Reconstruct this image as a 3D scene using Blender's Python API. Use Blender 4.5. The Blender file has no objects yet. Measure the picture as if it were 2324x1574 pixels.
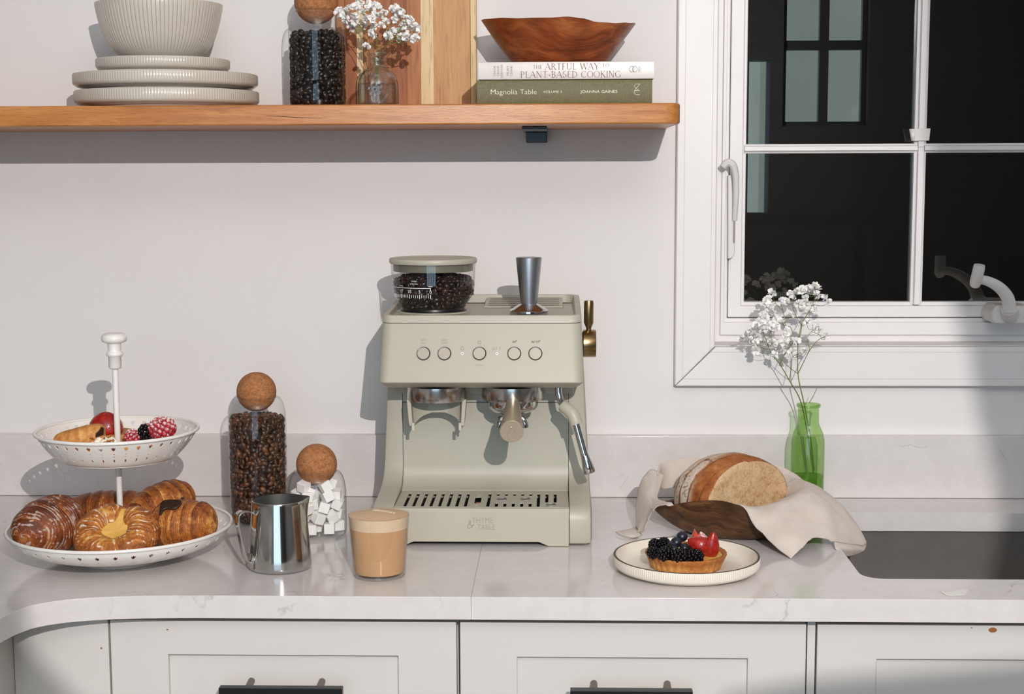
import bpy, bmesh, math, random
from mathutils import Vector, Matrix, noise
from mathutils.geometry import delaunay_2d_cdt
random.seed(7)
PI = math.pi
sc = bpy.context.scene
C = sc.collection

# ------------------------------------------------------------------ camera
F_PX, PITCH, YAW, ROLL = 3394.41, 0.117643, -0.030989, -0.0036196
CAM = Vector((0, -2.45, 0.538039))
_cp, _sp = math.cos(PITCH), math.sin(PITCH)
FW = Vector((math.sin(YAW) * _cp, math.cos(YAW) * _cp, -_sp))
_r = FW.cross(Vector((0, 0, 1))).normalized()
_u = _r.cross(FW)
RT = _r * math.cos(ROLL) + _u * math.sin(ROLL)
UP = -_r * math.sin(ROLL) + _u * math.cos(ROLL)
cd = bpy.data.cameras.new('camera')
cam = bpy.data.objects.new('camera', cd)
C.objects.link(cam)
cd.sensor_fit = 'HORIZONTAL'
cd.sensor_width = 36
cd.lens = 36 * F_PX / 2324
cd.clip_start = 0.05
M = Matrix((RT, UP, -FW)).transposed().to_4x4()
M.translation = CAM
cam.matrix_world = M
sc.camera = cam


def P(x, y, Y):
    """world point on the plane y = Y seen at photo pixel x, y"""
    d = FW + RT * ((x - 1162) / F_PX) - UP * ((y - 787) / F_PX)
    return CAM + d * ((Y - CAM.y) / d.y)


def PZ(x, y, Z):
    d = FW + RT * ((x - 1162) / F_PX) - UP * ((y - 787) / F_PX)
    return CAM + d * ((Z - CAM.z) / d.z)


# ------------------------------------------------------------------ world, flash, exposure
w = bpy.data.worlds.new('world')
sc.world = w
w.use_nodes = True
bg = w.node_tree.nodes['Background']
bg.inputs[0].default_value = (0.56, 0.79, 1.0, 1)
bg.inputs[1].default_value = 2.9
FLASH = Vector((0.335, -3.00, 1.100))
ld = bpy.data.lights.new('flash', 'POINT')
ld.energy = 194
ld.color = (1.0, 0.955, 0.93)
ld.shadow_soft_size = 0.0042
lo = bpy.data.objects.new('flash', ld)
lo.location = FLASH
C.objects.link(lo)


def portal(x0, x1, z0, z1, y):
    d = bpy.data.lights.new('window_portal', 'AREA')
    d.shape = 'RECTANGLE'
    d.size = x1 - x0
    d.size_y = z1 - z0
    d.cycles.is_portal = True
    o = bpy.data.objects.new('window_portal', d)
    o.location = ((x0 + x1) / 2, y, (z0 + z1) / 2)
    o.rotation_euler = (PI / 2, 0, PI)
    C.objects.link(o)


sc.view_settings.view_transform = 'Standard'
sc.view_settings.look = 'None'
sc.view_settings.exposure = 0.0
sc.view_settings.gamma = 1.0
sc.view_settings.use_curve_mapping = False
sc.cycles.use_denoising = True
sc.cycles.transparent_max_bounces = 24
sc.cycles.max_bounces = 10
sc.cycles.caustics_refractive = False
sc.cycles.caustics_reflective = False


# ------------------------------------------------------------------ materials
def srgb(r, g, b):
    f = lambda c: (c / 255 / 12.92) if c <= 10 else ((c / 255 + 0.055) / 1.055) ** 2.4
    return (f(r), f(g), f(b), 1)


MATS = {}


class NT:
    def __init__(s, name):
        s.m = bpy.data.materials.new(name)
        s.m.use_nodes = True
        s.t = s.m.node_tree
        s.n = s.t.nodes
        s.b = s.n['Principled BSDF']
        s.out = s.n['Material Output']
        MATS[name] = s.m

    def node(s, typ, **kw):
        n = s.n.new(typ)
        for k, v in kw.items():
            if k.startswith('i_'):
                key = k[2:]
                key = int(key) if key.isdigit() else key.replace('_', ' ')
                n.inputs[key].default_value = v
            else:
                setattr(n, k, v)
        return n

    def link(s, a, b):
        s.t.links.new(a, b)

    def coords(s, scale=(1, 1, 1), kind='Object', rot=(0, 0, 0), loc=(0, 0, 0)):
        tc = s.node('ShaderNodeTexCoord')
        mp = s.node('ShaderNodeMapping')
        mp.inputs['Scale'].default_value = scale
        mp.inputs['Rotation'].default_value = rot
        mp.inputs['Location'].default_value = loc
        s.link(tc.outputs[kind], mp.inputs[0])
        return mp.outputs[0]

    def noise(s, vec, scale, detail=4, rough=0.55, dist=0):
        n = s.node('ShaderNodeTexNoise')
        n.inputs['Scale'].default_value = scale
        n.inputs['Detail'].default_value = detail
        n.inputs['Roughness'].default_value = rough
        n.inputs['Distortion'].default_value = dist
        if vec is not None:
            s.link(vec, n.inputs['Vector'])
        return n.outputs['Fac']

    def ramp(s, fac, stops, interp='LINEAR'):
        r = s.node('ShaderNodeValToRGB')
        r.color_ramp.interpolation = interp
        e = r.color_ramp.elements
        while len(e) < len(stops):
            e.new(0.5)
        for el, (p, c) in zip(e, stops):
            el.position = p
            el.color = c
        s.link(fac, r.inputs[0])
        return r.outputs[0]

    def mix(s, fac, a, b, mode='MIX'):
        m = s.node('ShaderNodeMix', data_type='RGBA', blend_type=mode)
        for v, k in ((fac, 0), (a, 6), (b, 7)):
            if hasattr(v, 'is_output'):
                s.link(v, m.inputs[k])
            else:
                m.inputs[k].default_value = v
        return m.outputs[2]

    def math(s, op, a, b=0.0):
        m = s.node('ShaderNodeMath', operation=op)
        for i, v in enumerate((a, b)):
            if hasattr(v, 'is_output'):
                s.link(v, m.inputs[i])
            else:
                m.inputs[i].default_value = v
        return m.outputs[0]

    def attr(s, name):
        a = s.node('ShaderNodeAttribute')
        a.attribute_name = name
        return a.outputs['Fac']

    def color(s, v):
        if hasattr(v, 'is_output'):
            s.link(v, s.b.inputs['Base Color'])
        else:
            s.b.inputs['Base Color'].default_value = v

    def bump(s, h, strength=0.3, dist=0.001):
        b = s.node('ShaderNodeBump')
        b.inputs['Strength'].default_value = strength
        b.inputs['Distance'].default_value = dist
        s.link(h, b.inputs['Height'])
        s.link(b.outputs[0], s.b.inputs['Normal'])

    def set(s, rough=0.5, metal=0.0, spec=0.5, sss=0, coat=0):
        s.b.inputs['Roughness'].default_value = rough
        s.b.inputs['Metallic'].default_value = metal
        s.b.inputs['Specular IOR Level'].default_value = spec
        if coat:
            s.b.inputs['Coat Weight'].default_value = coat
            s.b.inputs['Coat Roughness'].default_value = 0.05
        if sss:
            s.b.inputs['Subsurface Weight'].default_value = sss
            s.b.inputs['Subsurface Radius'].default_value = (0.004, 0.002, 0.001)
        return s


def plain(name, col, rough=0.5, metal=0.0, spec=0.5, vary=0.0, vscale=30, bump=0, bscale=200, coat=0, sss=0):
    n = NT(name)
    n.set(rough, metal, spec, coat=coat, sss=sss)
    if vary:
        v = n.noise(n.coords(), vscale, 4)
        a = tuple(max(0, c * (1 - vary)) for c in col[:3]) + (1,)
        b = tuple(min(1, c * (1 + vary)) for c in col[:3]) + (1,)
        n.color(n.ramp(v, [(0.3, a), (0.7, b)]))
    else:
        n.color(col)
    if bump:
        n.bump(n.noise(n.coords(), bscale, 3), bump, 0.0006)
    return n.m


def thin_glass(name, tint=(0.97, 0.98, 0.97, 1), edge=(0.75, 0.8, 0.78, 1), ior=1.45, power=3.0, rough=0.0):
    n = NT(name)
    lw = n.node('ShaderNodeLayerWeight', i_Blend=0.5)
    f = n.math('POWER', lw.outputs['Facing'], power)
    col = n.mix(f, tint, edge)
    tr = n.node('ShaderNodeBsdfTransparent')
    n.link(col, tr.inputs[0])
    gl = n.node('ShaderNodeBsdfGlossy')
    gl.inputs['Roughness'].default_value = rough
    # thin pane: Schlick reflectance of both faces, the same seen from either side
    r0 = 2 * ((ior - 1) / (ior + 1)) ** 2
    fr = n.math('ADD', n.math('MULTIPLY', n.math('POWER', lw.outputs['Facing'], 5.0), 0.92 - r0), r0)
    mx = n.node('ShaderNodeMixShader')
    n.link(fr, mx.inputs[0])
    n.link(tr.outputs[0], mx.inputs[1])
    n.link(gl.outputs[0], mx.inputs[2])
    n.link(mx.outputs[0], n.out.inputs[0])
    return n.m


plain('wall_paint', srgb(233, 228, 225), 0.75, vary=0.012, vscale=6, bump=0.05, bscale=300)
plain('room_paint', srgb(92, 92, 92), 0.8, vary=0.02)
plain('house_wall', srgb(205, 190, 165), 0.8, vary=0.05, vscale=2)
plain('room_dark', srgb(36, 34, 32), 0.7, vary=0.05)
plain('floor_oak', srgb(84, 72, 60), 0.45, vary=0.1, vscale=4)
plain('ceiling_paint', srgb(214, 216, 218), 0.8, vary=0.01)
plain('groove_white', srgb(205, 200, 196), 0.6, vary=0.01)
plain('blocker_grey', srgb(62, 62, 58), 0.9, vary=0.05)
plain('trim_white', srgb(236, 231, 228), 0.42, vary=0.012, vscale=12)
plain('lever_white', srgb(225, 220, 214), 0.4, vary=0.01)
plain('cabinet_white', srgb(213, 208, 202), 0.45, vary=0.012, vscale=9)
plain('chip_brown', srgb(150, 90, 55), 0.7, vary=0.1)
plain('black_metal', srgb(13, 12, 12), 0.35, vary=0.05)
plain('gap_dark', srgb(60, 48, 38), 0.8, vary=0.05)
plain('post_metal', srgb(120, 108, 100), 0.45, metal=0.7, vary=0.05)
plain('frame_black', srgb(20, 20, 20), 0.5, vary=0.05)
plain('sage', srgb(183, 177, 160), 0.42, vary=0.012, vscale=60, bump=0.04, bscale=1500)
plain('sage_button', srgb(158, 150, 136), 0.38, metal=0.25, vary=0.02)
plain('ring_metal', srgb(110, 104, 96), 0.12, metal=1.0, vary=0.02)
plain('sage_dark', srgb(120, 118, 103), 0.5, vary=0.02)
plain('sage_text', srgb(158, 152, 138), 0.4, vary=0.02)
plain('seam', srgb(28, 28, 26), 0.7, vary=0.05)
plain('icon_grey', srgb(150, 143, 130), 0.6, vary=0.02)
plain('chrome', srgb(205, 205, 207), 0.06, metal=1.0, vary=0.01)
plain('champagne', srgb(206, 190, 166), 0.42, metal=0.75, vary=0.02, bump=0.03, bscale=900)
plain('brass', srgb(156, 132, 92), 0.27, metal=1.0, vary=0.02)
plain('black_void', srgb(6, 6, 6), 0.9, vary=0.02)
plain('float_orange', srgb(215, 105, 50), 0.5, vary=0.04)
plain('ceramic', srgb(205, 196, 182), 0.22, vary=0.015, vscale=20, coat=0.2)
plain('rim_brown', srgb(60, 40, 24), 0.35, vary=0.1)
plain('tart_plate', srgb(232, 222, 206), 0.2, vary=0.01, vscale=20, coat=0.2)
plain('stand_white', srgb(236, 231, 224), 0.22, vary=0.01, vscale=20, coat=0.3)
plain('sugar', srgb(250, 247, 242), 0.7, vary=0.02, vscale=300, bump=0.4, bscale=900, sss=0.3)
plain('latte_foam', srgb(212, 178, 140), 0.5, vary=0.03, vscale=60)
plain('latte_head', srgb(226, 200, 166), 0.5, vary=0.04, vscale=80)
plain('latte_milk', srgb(203, 158, 112), 0.45, vary=0.03, vscale=30)
plain('latte_art', srgb(243, 226, 204), 0.5, vary=0.02)
plain('stem_green', srgb(110, 118, 52), 0.6, vary=0.2, vscale=60)
plain('petal', srgb(250, 247, 242), 0.7, vary=0.03, sss=0.25)
plain('bud_green', srgb(165, 165, 95), 0.7, vary=0.1)
plain('paper', srgb(232, 226, 214), 0.8, vary=0.04, vscale=120)
plain('book_text', srgb(140, 105, 88), 0.6, vary=0.03)
plain('book_text_grey', srgb(165, 150, 140), 0.6, vary=0.03)
plain('foil_text', srgb(232, 226, 205), 0.5, vary=0.02)
plain('print_white', srgb(245, 245, 242), 0.5, vary=0.02)
plain('print_black', srgb(22, 22, 22), 0.5, vary=0.02)
plain('custard', srgb(222, 176, 92), 0.35, vary=0.08, vscale=60)
plain('cream', srgb(246, 236, 218), 0.45, vary=0.05, vscale=120, bump=0.3, bscale=250)
plain('chocolate', srgb(46, 27, 19), 0.42, vary=0.12, vscale=80)
plain('blackberry', srgb(10, 6, 10), 0.14, spec=0.35, vary=0.2, vscale=200)
plain('blueberry', srgb(24, 28, 40), 0.35, vary=0.25, vscale=120, coat=0.3)
plain('tape', srgb(232, 228, 222), 0.25, vary=0.02)
plain('bread_flour', srgb(230, 215, 196), 0.9, vary=0.05)


def wood(name, c1, c2, c3, axis='x', scale=1.0, rough=0.45, fine=True, spec=0.4):
    n = NT(name)
    s = {'x': (1.2, 16, 16), 'z': (16, 16, 1.2), 'y': (16, 1.2, 16)}[axis]
    s = tuple(k * scale for k in s)
    v = n.coords(s)
    a = n.noise(v, 2.2, 6, 0.6, 0.6)
    col = n.ramp(a, [(0.28, c1), (0.5, c2), (0.74, c3)])
    s2 = tuple(k * 7 for k in s)
    b = n.noise(n.coords(s2), 2.0, 3, 0.6)
    col = n.mix(n.ramp(b, [(0.35, (0.55, 0.55, 0.55, 1)), (0.6, (1, 1, 1, 1))]), col, col)
    dark = n.mix(0.30, col, (0.10, 0.04, 0.012, 1), 'MULTIPLY')
    f = n.ramp(b, [(0.34, (1, 1, 1, 1)), (0.47, (0, 0, 0, 1))])
    n.color(n.mix(f, col, dark))
    n.bump(b, 0.25, 0.0006)
    n.set(rough, spec=spec)
    return n.m


wood('shelf_oak', srgb(166, 100, 44), srgb(188, 121, 60), srgb(208, 146, 82), 'x', 3.2, 0.33)
wood('board_tan', srgb(172, 110, 62), srgb(198, 142, 88), srgb(214, 164, 108), 'z', 1.0, 0.5)
wood('board_brown', srgb(148, 84, 42), srgb(178, 112, 64), srgb(196, 134, 82), 'z', 1.0, 0.5)
wood('board_red', srgb(138, 74, 40), srgb(166, 96, 54), srgb(186, 118, 70), 'z', 1.0, 0.5)
wood('board_pale', srgb(218, 180, 126), srgb(230, 198, 148), srgb(238, 212, 168), 'z', 1.0, 0.5)


def figured(name, c1, c2, c3, scale, rough, rot):
    n = NT(name)
    warp = n.node('ShaderNodeTexNoise')
    warp.inputs['Scale'].default_value = 9 * scale
    warp.inputs['Detail'].default_value = 2
    n.link(n.coords(), warp.inputs['Vector'])
    mx = n.node('ShaderNodeMix', data_type='VECTOR')
    mx.inputs[0].default_value = 0.10
    n.link(n.coords(), mx.inputs[4])
    n.link(warp.outputs['Color'], mx.inputs[5])
    mp = n.node('ShaderNodeMapping')
    mp.inputs['Rotation'].default_value = rot
    mp.inputs['Scale'].default_value = (1.5 * scale, 9 * scale, 14 * scale)
    n.link(mx.outputs[1], mp.inputs[0])
    grain = n.noise(mp.outputs[0], 5.0, 7, 0.62, 0.5)
    mp2 = n.node('ShaderNodeMapping')
    mp2.inputs['Rotation'].default_value = rot
    mp2.inputs['Scale'].default_value = (9 * scale, 70 * scale, 110 * scale)
    n.link(mx.outputs[1], mp2.inputs[0])
    fine = n.noise(mp2.outputs[0], 4.0, 3, 0.6, 0.2)
    big = n.noise(n.coords((1, 1, 1), rot=(0, 0.7, 0)), 13 * scale, 2, 0.5, 0.8)
    f = n.math('ADD', n.math('MULTIPLY', grain, 0.75), n.math('MULTIPLY', fine, 0.25))
    col = n.ramp(f, [(0.34, c1), (0.50, c2), (0.66, c3)])
    n.color(n.mix(n.ramp(big, [(0.55, (0, 0, 0, 1)), (0.70, (0.7, 0.7, 0.7, 1))]), col, c1))
    n.set(rough, spec=0.4)
    n.bump(fine, 0.15, 0.0005)


figured('teak_red', srgb(84, 38, 18), srgb(146, 72, 34), srgb(184, 108, 58), 0.7, 0.34, (0.2, 0.55, 0.3))
figured('walnut', srgb(46, 27, 14), srgb(92, 60, 34), srgb(132, 94, 58), 1.0, 0.5, (0.1, -0.35, 0.5))


def quartz():
    n = NT('quartz')
    v = n.coords((1, 1, 1))
    nz = n.node('ShaderNodeTexNoise')
    nz.inputs['Scale'].default_value = 3.2
    nz.inputs['Detail'].default_value = 7
    nz.inputs['Roughness'].default_value = 0.6
    n.link(v, nz.inputs['Vector'])
    vo = n.node('ShaderNodeTexVoronoi', feature='DISTANCE_TO_EDGE', i_Scale=7.0)
    mx = n.node('ShaderNodeMix', data_type='VECTOR')
    mx.inputs[0].default_value = 0.16
    n.link(v, mx.inputs[4])
    n.link(nz.outputs['Color'], mx.inputs[5])
    n.link(mx.outputs[1], vo.inputs['Vector'])
    vein = n.ramp(vo.outputs['Distance'], [(0.0, (1, 1, 1, 1)), (0.009, (0, 0, 0, 1))])
    mask = n.ramp(n.noise(v, 11, 3), [(0.56, (0, 0, 0, 1)), (0.68, (1, 1, 1, 1))])
    f = n.math('MULTIPLY', vein, mask)
    base = n.ramp(n.noise(v, 40, 3), [(0.3, srgb(215, 209, 206)), (0.7, srgb(222, 216, 213))])
    n.color(n.mix(n.math('MULTIPLY', f, 0.5), base, srgb(120, 108, 102)))
    n.set(0.10, spec=0.5)


quartz()


def cork():
    n = NT('cork')
    v = n.coords((1, 1, 1))
    vo = n.node('ShaderNodeTexVoronoi', i_Scale=800.0)
    n.link(v, vo.inputs['Vector'])
    a = n.noise(v, 160, 4)
    col = n.ramp(vo.outputs['Color'], [(0.15, srgb(140, 84, 46)), (0.5, srgb(176, 114, 68)), (0.9, srgb(205, 148, 98))])
    n.color(n.mix(0.5, col, n.ramp(a, [(0.35, srgb(130, 78, 42)), (0.65, srgb(190, 128, 80))])))
    n.bump(vo.outputs['Distance'], 0.3, 0.0005)
    n.set(0.85)


cork()


def linen():
    n = NT('linen')
    v = n.coords((1, 1, 1), 'UV')
    a = n.node('ShaderNodeTexWave', bands_direction='X', i_Scale=90.0, i_Distortion=1.5)
    b = n.node('ShaderNodeTexWave', bands_direction='Y', i_Scale=90.0, i_Distortion=1.5)
    n.link(v, a.inputs[0])
    n.link(v, b.inputs[0])
    h = n.math('ADD', a.outputs['Fac'], b.outputs['Fac'])
    cl = n.noise(n.coords(), 40, 4)
    n.color(n.ramp(cl, [(0.3, srgb(218, 203, 190)), (0.7, srgb(229, 215, 204))]))
    n.bump(n.math('ADD', n.math('MULTIPLY', h, 0.25), n.math('MULTIPLY', n.noise(n.coords(), 55, 4), 1.6)), 0.45, 0.0022)
    n.set(0.9, spec=0.2)
    n.b.inputs['Sheen Weight'].default_value = 0.15


linen()


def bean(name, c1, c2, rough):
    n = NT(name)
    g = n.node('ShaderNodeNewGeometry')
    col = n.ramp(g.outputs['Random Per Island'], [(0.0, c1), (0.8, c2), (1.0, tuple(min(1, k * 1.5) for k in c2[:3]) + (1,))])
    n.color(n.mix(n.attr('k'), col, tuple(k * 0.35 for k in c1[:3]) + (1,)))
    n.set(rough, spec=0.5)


bean('bean_brown', srgb(48, 30, 19), srgb(98, 61, 38), 0.40)
bean('bean_dark', srgb(26, 17, 14), srgb(52, 32, 24), 0.28)
bean('bean_black', srgb(13, 10, 9), srgb(34, 23, 18), 0.36)


def brushed(name, col, rough=0.22):
    n = NT(name)
    v = n.coords((1, 1, 60))
    a = n.noise(v, 30, 3)
    n.color(n.ramp(a, [(0.3, tuple(k * 0.92 for k in col[:3]) + (1,)), (0.7, col)]))
    n.set(rough, metal=1.0)
    n.bump(a, 0.03, 0.0004)


brushed('steel', srgb(196, 194, 190), 0.2)
brushed('jug_steel', srgb(200, 198, 194), 0.1)
brushed('steel_inner', srgb(190, 188, 184), 0.38)
plain('aluminium', srgb(178, 180, 184), 0.34, metal=1.0, vary=0.06, vscale=600, bump=0.12, bscale=1600)
plain('sink_steel', srgb(122, 117, 112), 0.42, metal=0.7, vary=0.12, vscale=14, bump=0.03, bscale=60)


def pastry(name, dark, mid, light, glaze=None, gl_amt=0.5, rough=0.46):
    n = NT(name)
    v = n.coords((1, 1, 1))
    k = n.attr('k')
    nz = n.noise(v, 60, 5, 0.6)
    hi = n.noise(v, 230, 5, 0.7)
    lay = n.noise(n.coords((1, 1, 1)), 22, 3)
    f = n.math('ADD', n.math('MULTIPLY', k, 0.42), n.math('ADD', n.math('MULTIPLY', nz, 0.55), n.math('MULTIPLY', lay, 0.38)))
    f = n.math('ADD', f, n.math('MULTIPLY', n.math('SUBTRACT', hi, 0.5), 0.60))
    brk = n.ramp(n.noise(v, 90, 3, 0.6), [(0.40, (0, 0, 0, 1)), (0.62, (1, 1, 1, 1))])
    f = n.math('SUBTRACT', f, n.math('MULTIPLY', n.math('MULTIPLY', n.attr('fl'), brk), 0.22))
    col = n.ramp(f, [(0.40, light), (0.56, mid), (0.82, dark)])
    if glaze:
        gm = n.math('ADD', n.math('MULTIPLY', n.noise(n.coords((1, 1, 1), loc=(3, 1, 2)), 95, 4, 0.62, 0.5), .72), n.math('MULTIPLY', n.attr('fl'), .30))
        fac = n.ramp(gm, [(0.62 - 0.2 * gl_amt, (0, 0, 0, 1)), (0.66 - 0.2 * gl_amt, (0.85, 0.85, 0.85, 1))])
        col = n.mix(fac, col, glaze)
    n.color(col)
    n.bump(n.math('ADD', n.math('ADD', nz, hi), n.math('MULTIPLY', n.attr('fl'), .5)), 0.8, 0.0018)
    n.set(rough, spec=0.4)


pastry('croissant_gold', srgb(104, 48, 16), srgb(182, 106, 44), srgb(228, 172, 96))
pastry('croissant_red', srgb(94, 42, 14), srgb(164, 88, 36), srgb(214, 150, 78))
pastry('croissant_glazed', srgb(86, 38, 16), srgb(138, 70, 32), srgb(184, 114, 60), srgb(198, 178, 166), 0.80, 0.25)
pastry('danish_crust', srgb(126, 62, 22), srgb(180, 106, 44), srgb(222, 166, 84), srgb(238, 222, 204), 0.12)
pastry('tart_crust', srgb(176, 104, 46), srgb(206, 142, 74), srgb(226, 174, 104), None, 0, 0.55)


def berry(name, c1, c2, sugar, rough):
    n = NT(name)
    nz = n.noise(n.coords(), 140, 3)
    col = n.ramp(nz, [(0.3, c1), (0.7, c2)])
    if sugar:
        geo = n.node('ShaderNodeNewGeometry')
        sep = n.node('ShaderNodeSeparateXYZ')
        n.link(geo.outputs['Normal'], sep.inputs[0])
        s = n.noise(n.coords((1, 1, 1), loc=(5, 5, 5)), 360, 4, 0.7)
        up = n.math('MULTIPLY', n.math('SUBTRACT', sep.outputs[2], 0.25), 0.20)      # icing sugar settles on top
        fac = n.ramp(n.math('ADD', s, up), [(0.56 - sugar * .1, (0, 0, 0, 1)), (0.68 - sugar * .1, (0.88, 0.88, 0.88, 1))])
        col = n.mix(fac, col, srgb(246, 234, 232))
    n.color(col)
    n.set(rough, spec=0.5, coat=0.0 if sugar else 0.2)
    vo = n.node('ShaderNodeTexVoronoi', i_Scale=330.0)
    n.link(n.coords(), vo.inputs['Vector'])
    n.bump(n.ramp(vo.outputs['Distance'], [(0.05, (0, 0, 0, 1)), (0.35, (1, 1, 1, 1))]), 0.45, 0.0010)


berry('strawberry', srgb(128, 18, 14), srgb(186, 40, 28), 0.0, 0.3)
berry('strawberry_flesh', srgb(186, 52, 36), srgb(214, 84, 58), 0, 0.25)
berry('raspberry', srgb(150, 26, 38), srgb(190, 52, 62), 0.4, 0.45)


def crust():
    n = NT('bread_crust')
    v = n.coords((1, 1, 1))
    k = n.attr('k')          # 0 on the floured skin, 1 in the opened score
    fl = n.attr('fl')
    nz = n.noise(v, 42, 6, 0.65)
    fine = n.noise(v, 210, 4, 0.6)
    bro = n.ramp(n.math('ADD', n.math('MULTIPLY', nz, 0.7), n.math('MULTIPLY', fine, 0.3)),
                 [(0.3, srgb(112, 58, 26)), (0.5, srgb(166, 98, 50)), (0.72, srgb(204, 146, 86))])
    fac = n.math('MULTIPLY', fl, n.ramp(n.math('ADD', n.math('MULTIPLY', nz, 0.5), n.math('MULTIPLY', fine, 0.5)), [(0.38, (0.05, 0.05, 0.05, 1)), (0.47, (1, 1, 1, 1))]))
    n.color(n.mix(fac, bro, srgb(226, 212, 194)))
    n.bump(n.math('ADD', nz, n.math('MULTIPLY', fine, 0.6)), 0.7, 0.002)
    n.set(0.75, spec=0.3)
    c = NT('bread_crumb')
    v = c.coords((1, 1, 1))
    a = c.noise(v, 60, 4)
    b = c.noise(v, 260, 4, 0.7)
    vo = c.node('ShaderNodeTexVoronoi', i_Scale=170.0)
    c.link(v, vo.inputs['Vector'])
    col = c.ramp(c.math('ADD', c.math('MULTIPLY', a, 0.5), c.math('MULTIPLY', b, 0.5)),
                 [(0.34, srgb(176, 132, 88)), (0.5, srgb(208, 172, 130)), (0.68, srgb(226, 198, 160))])
    c.color(c.mix(c.ramp(vo.outputs['Distance'], [(0.08, (0.6, 0.6, 0.6, 1)), (0.3, (0, 0, 0, 1))]), col, srgb(168, 118, 74)))
    c.bump(c.math('ADD', b, vo.outputs['Distance']), 0.45, 0.0012)
    c.set(0.9, spec=0.2)


crust()


def flute(name, base, line, rough=0.22):
    n = NT(name)
    k = n.attr('k')
    n.color(n.mix(n.ramp(k, [(0.55, (0, 0, 0, 1)), (0.95, (0.9, 0.9, 0.9, 1))]), base, line))
    n.set(rough, coat=0.2)


flute('ceramic_bowl', srgb(208, 200, 188), srgb(140, 112, 84))
flute('ceramic_tartplate', srgb(232, 223, 208), srgb(214, 202, 184))
flute('ceramic_plate', srgb(206, 197, 184), srgb(190, 178, 162))

n_ = NT('book_green')
n_.color(n_.ramp(n_.noise(n_.coords((1, 1, 1)), 500, 5, 0.7), [(0.3, srgb(88, 83, 50)), (0.7, srgb(126, 118, 80))]))
n_.bump(n_.noise(n_.coords(), 900, 2), 0.2, 0.0004)
n_.set(0.6)
n_ = NT('book_white')
n_.color(n_.ramp(n_.noise(n_.coords((1, 1, 1)), 60, 3), [(0.3, srgb(208, 198, 188)), (0.7, srgb(214, 205, 196))]))
n_.set(0.32)

thin_glass('jar_glass', (0.99, 0.992, 0.99, 1), (0.50, 0.53, 0.52, 1), 1.38, 5.5)
thin_glass('hopper_glass', (0.95, 0.94, 0.93, 1), (0.62, 0.60, 0.58, 1), 1.45, 3.0)
thin_glass('clear_bottle', (0.975, 0.978, 0.975, 1), (0.30, 0.30, 0.29, 1), 1.55, 3.2)
thin_glass('water', (0.94, 0.95, 0.94, 1), (0.6, 0.62, 0.6, 1), 1.33, 2.5)
thin_glass('green_glass', (0.68, 0.84, 0.52, 1), (0.26, 0.46, 0.14, 1), 1.45, 3.5)
thin_glass('green_water', (0.74, 0.88, 0.55, 1), (0.3, 0.5, 0.16, 1), 1.33, 3.0)
thin_glass('cup_glass', (0.99, 0.985, 0.98, 1), (0.8, 0.78, 0.75, 1), 1.45, 4.0)
thin_glass('window_glass', (0.86, 0.88, 0.86, 1), (0.7, 0.74, 0.72, 1), 1.75, 4.0)
thin_glass('clear_tape', (0.86, 0.86, 0.86, 1), (0.7, 0.7, 0.7, 1), 1.5, 2.0, 0.15)


# ------------------------------------------------------------------ mesh helpers
ORG = {}


def link(o, parent, org):
    C.objects.link(o)
    if parent is not None:
        o.parent = parent
    ORG[o.name] = org
    return o


def thing(name, label, cat, loc=(0, 0, 0), rot=(0, 0, 0), group=None, kind=None):
    o = bpy.data.objects.new(name, None)
    o.empty_display_size = 0.02
    o.location = loc
    o.rotation_euler = rot
    tag(o, label, cat, group, kind)
    return link(o, None, Vector(loc))


def tag(o, label=None, cat=None, group=None, kind=None):
    if label:
        o['label'] = label
    if cat:
        o['category'] = cat
    if group:
        o['group'] = group
    if kind:
        o['kind'] = kind
    return o


def mk(name, vf, mat, parent=None, local=False, smooth=35, bevel=0, segs=2, solid=0, sub=0, attrs=None, uv=None):
    """one mesh object from (verts, faces); world coordinates unless local"""
    verts, faces = vf[0], vf[1]
    org = Vector((0, 0, 0))
    if parent is not None:
        org = ORG[parent.name]
    if not local and parent is not None:
        verts = [Vector(v) - org for v in verts]
    me = bpy.data.meshes.new(name)
    me.from_pydata([tuple(v) for v in verts], [], faces)
    me.update()
    bm = bmesh.new()
    bm.from_mesh(me)
    if not attrs and not uv:
        bmesh.ops.remove_doubles(bm, verts=bm.verts, dist=1e-6)
    bmesh.ops.recalc_face_normals(bm, faces=bm.faces)
    bm.to_mesh(me)
    bm.free()
    if attrs:
        for k, vals in attrs.items():
            a = me.attributes.new(k, 'FLOAT', 'POINT')
            a.data.foreach_set('value', vals)
    if uv:
        l = me.uv_layers.new(name='UVMap')
        for lp in me.loops:
            l.data[lp.index].uv = uv[lp.vertex_index]
    me.materials.append(MATS[mat])
    if smooth:
        me.polygons.foreach_set('use_smooth', [True] * len(me.polygons))
        if smooth < 180 and not bevel:
            me.set_sharp_from_angle(angle=math.radians(smooth))
    o = bpy.data.objects.new(name, me)
    if sub:
        m = o.modifiers.new('subsurf', 'SUBSURF')
        m.levels = sub
        m.render_levels = sub
    if solid:
        m = o.modifiers.new('solid', 'SOLIDIFY')
        m.thickness = solid
        m.offset = 0
    if bevel:
        m = o.modifiers.new('bevel', 'BEVEL')
        m.width = bevel
        m.segments = segs
        m.limit_method = 'ANGLE'
        m.angle_limit = math.radians(30)
        m.harden_normals = True
    return link(o, parent, org)


def join(*vfs):
    V, Fc = [], []
    for v, f in vfs:
        k = len(V)
        V += [Vector(a) for a in v]
        Fc += [tuple(i + k for i in q) for q in f]
    return V, Fc


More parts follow.
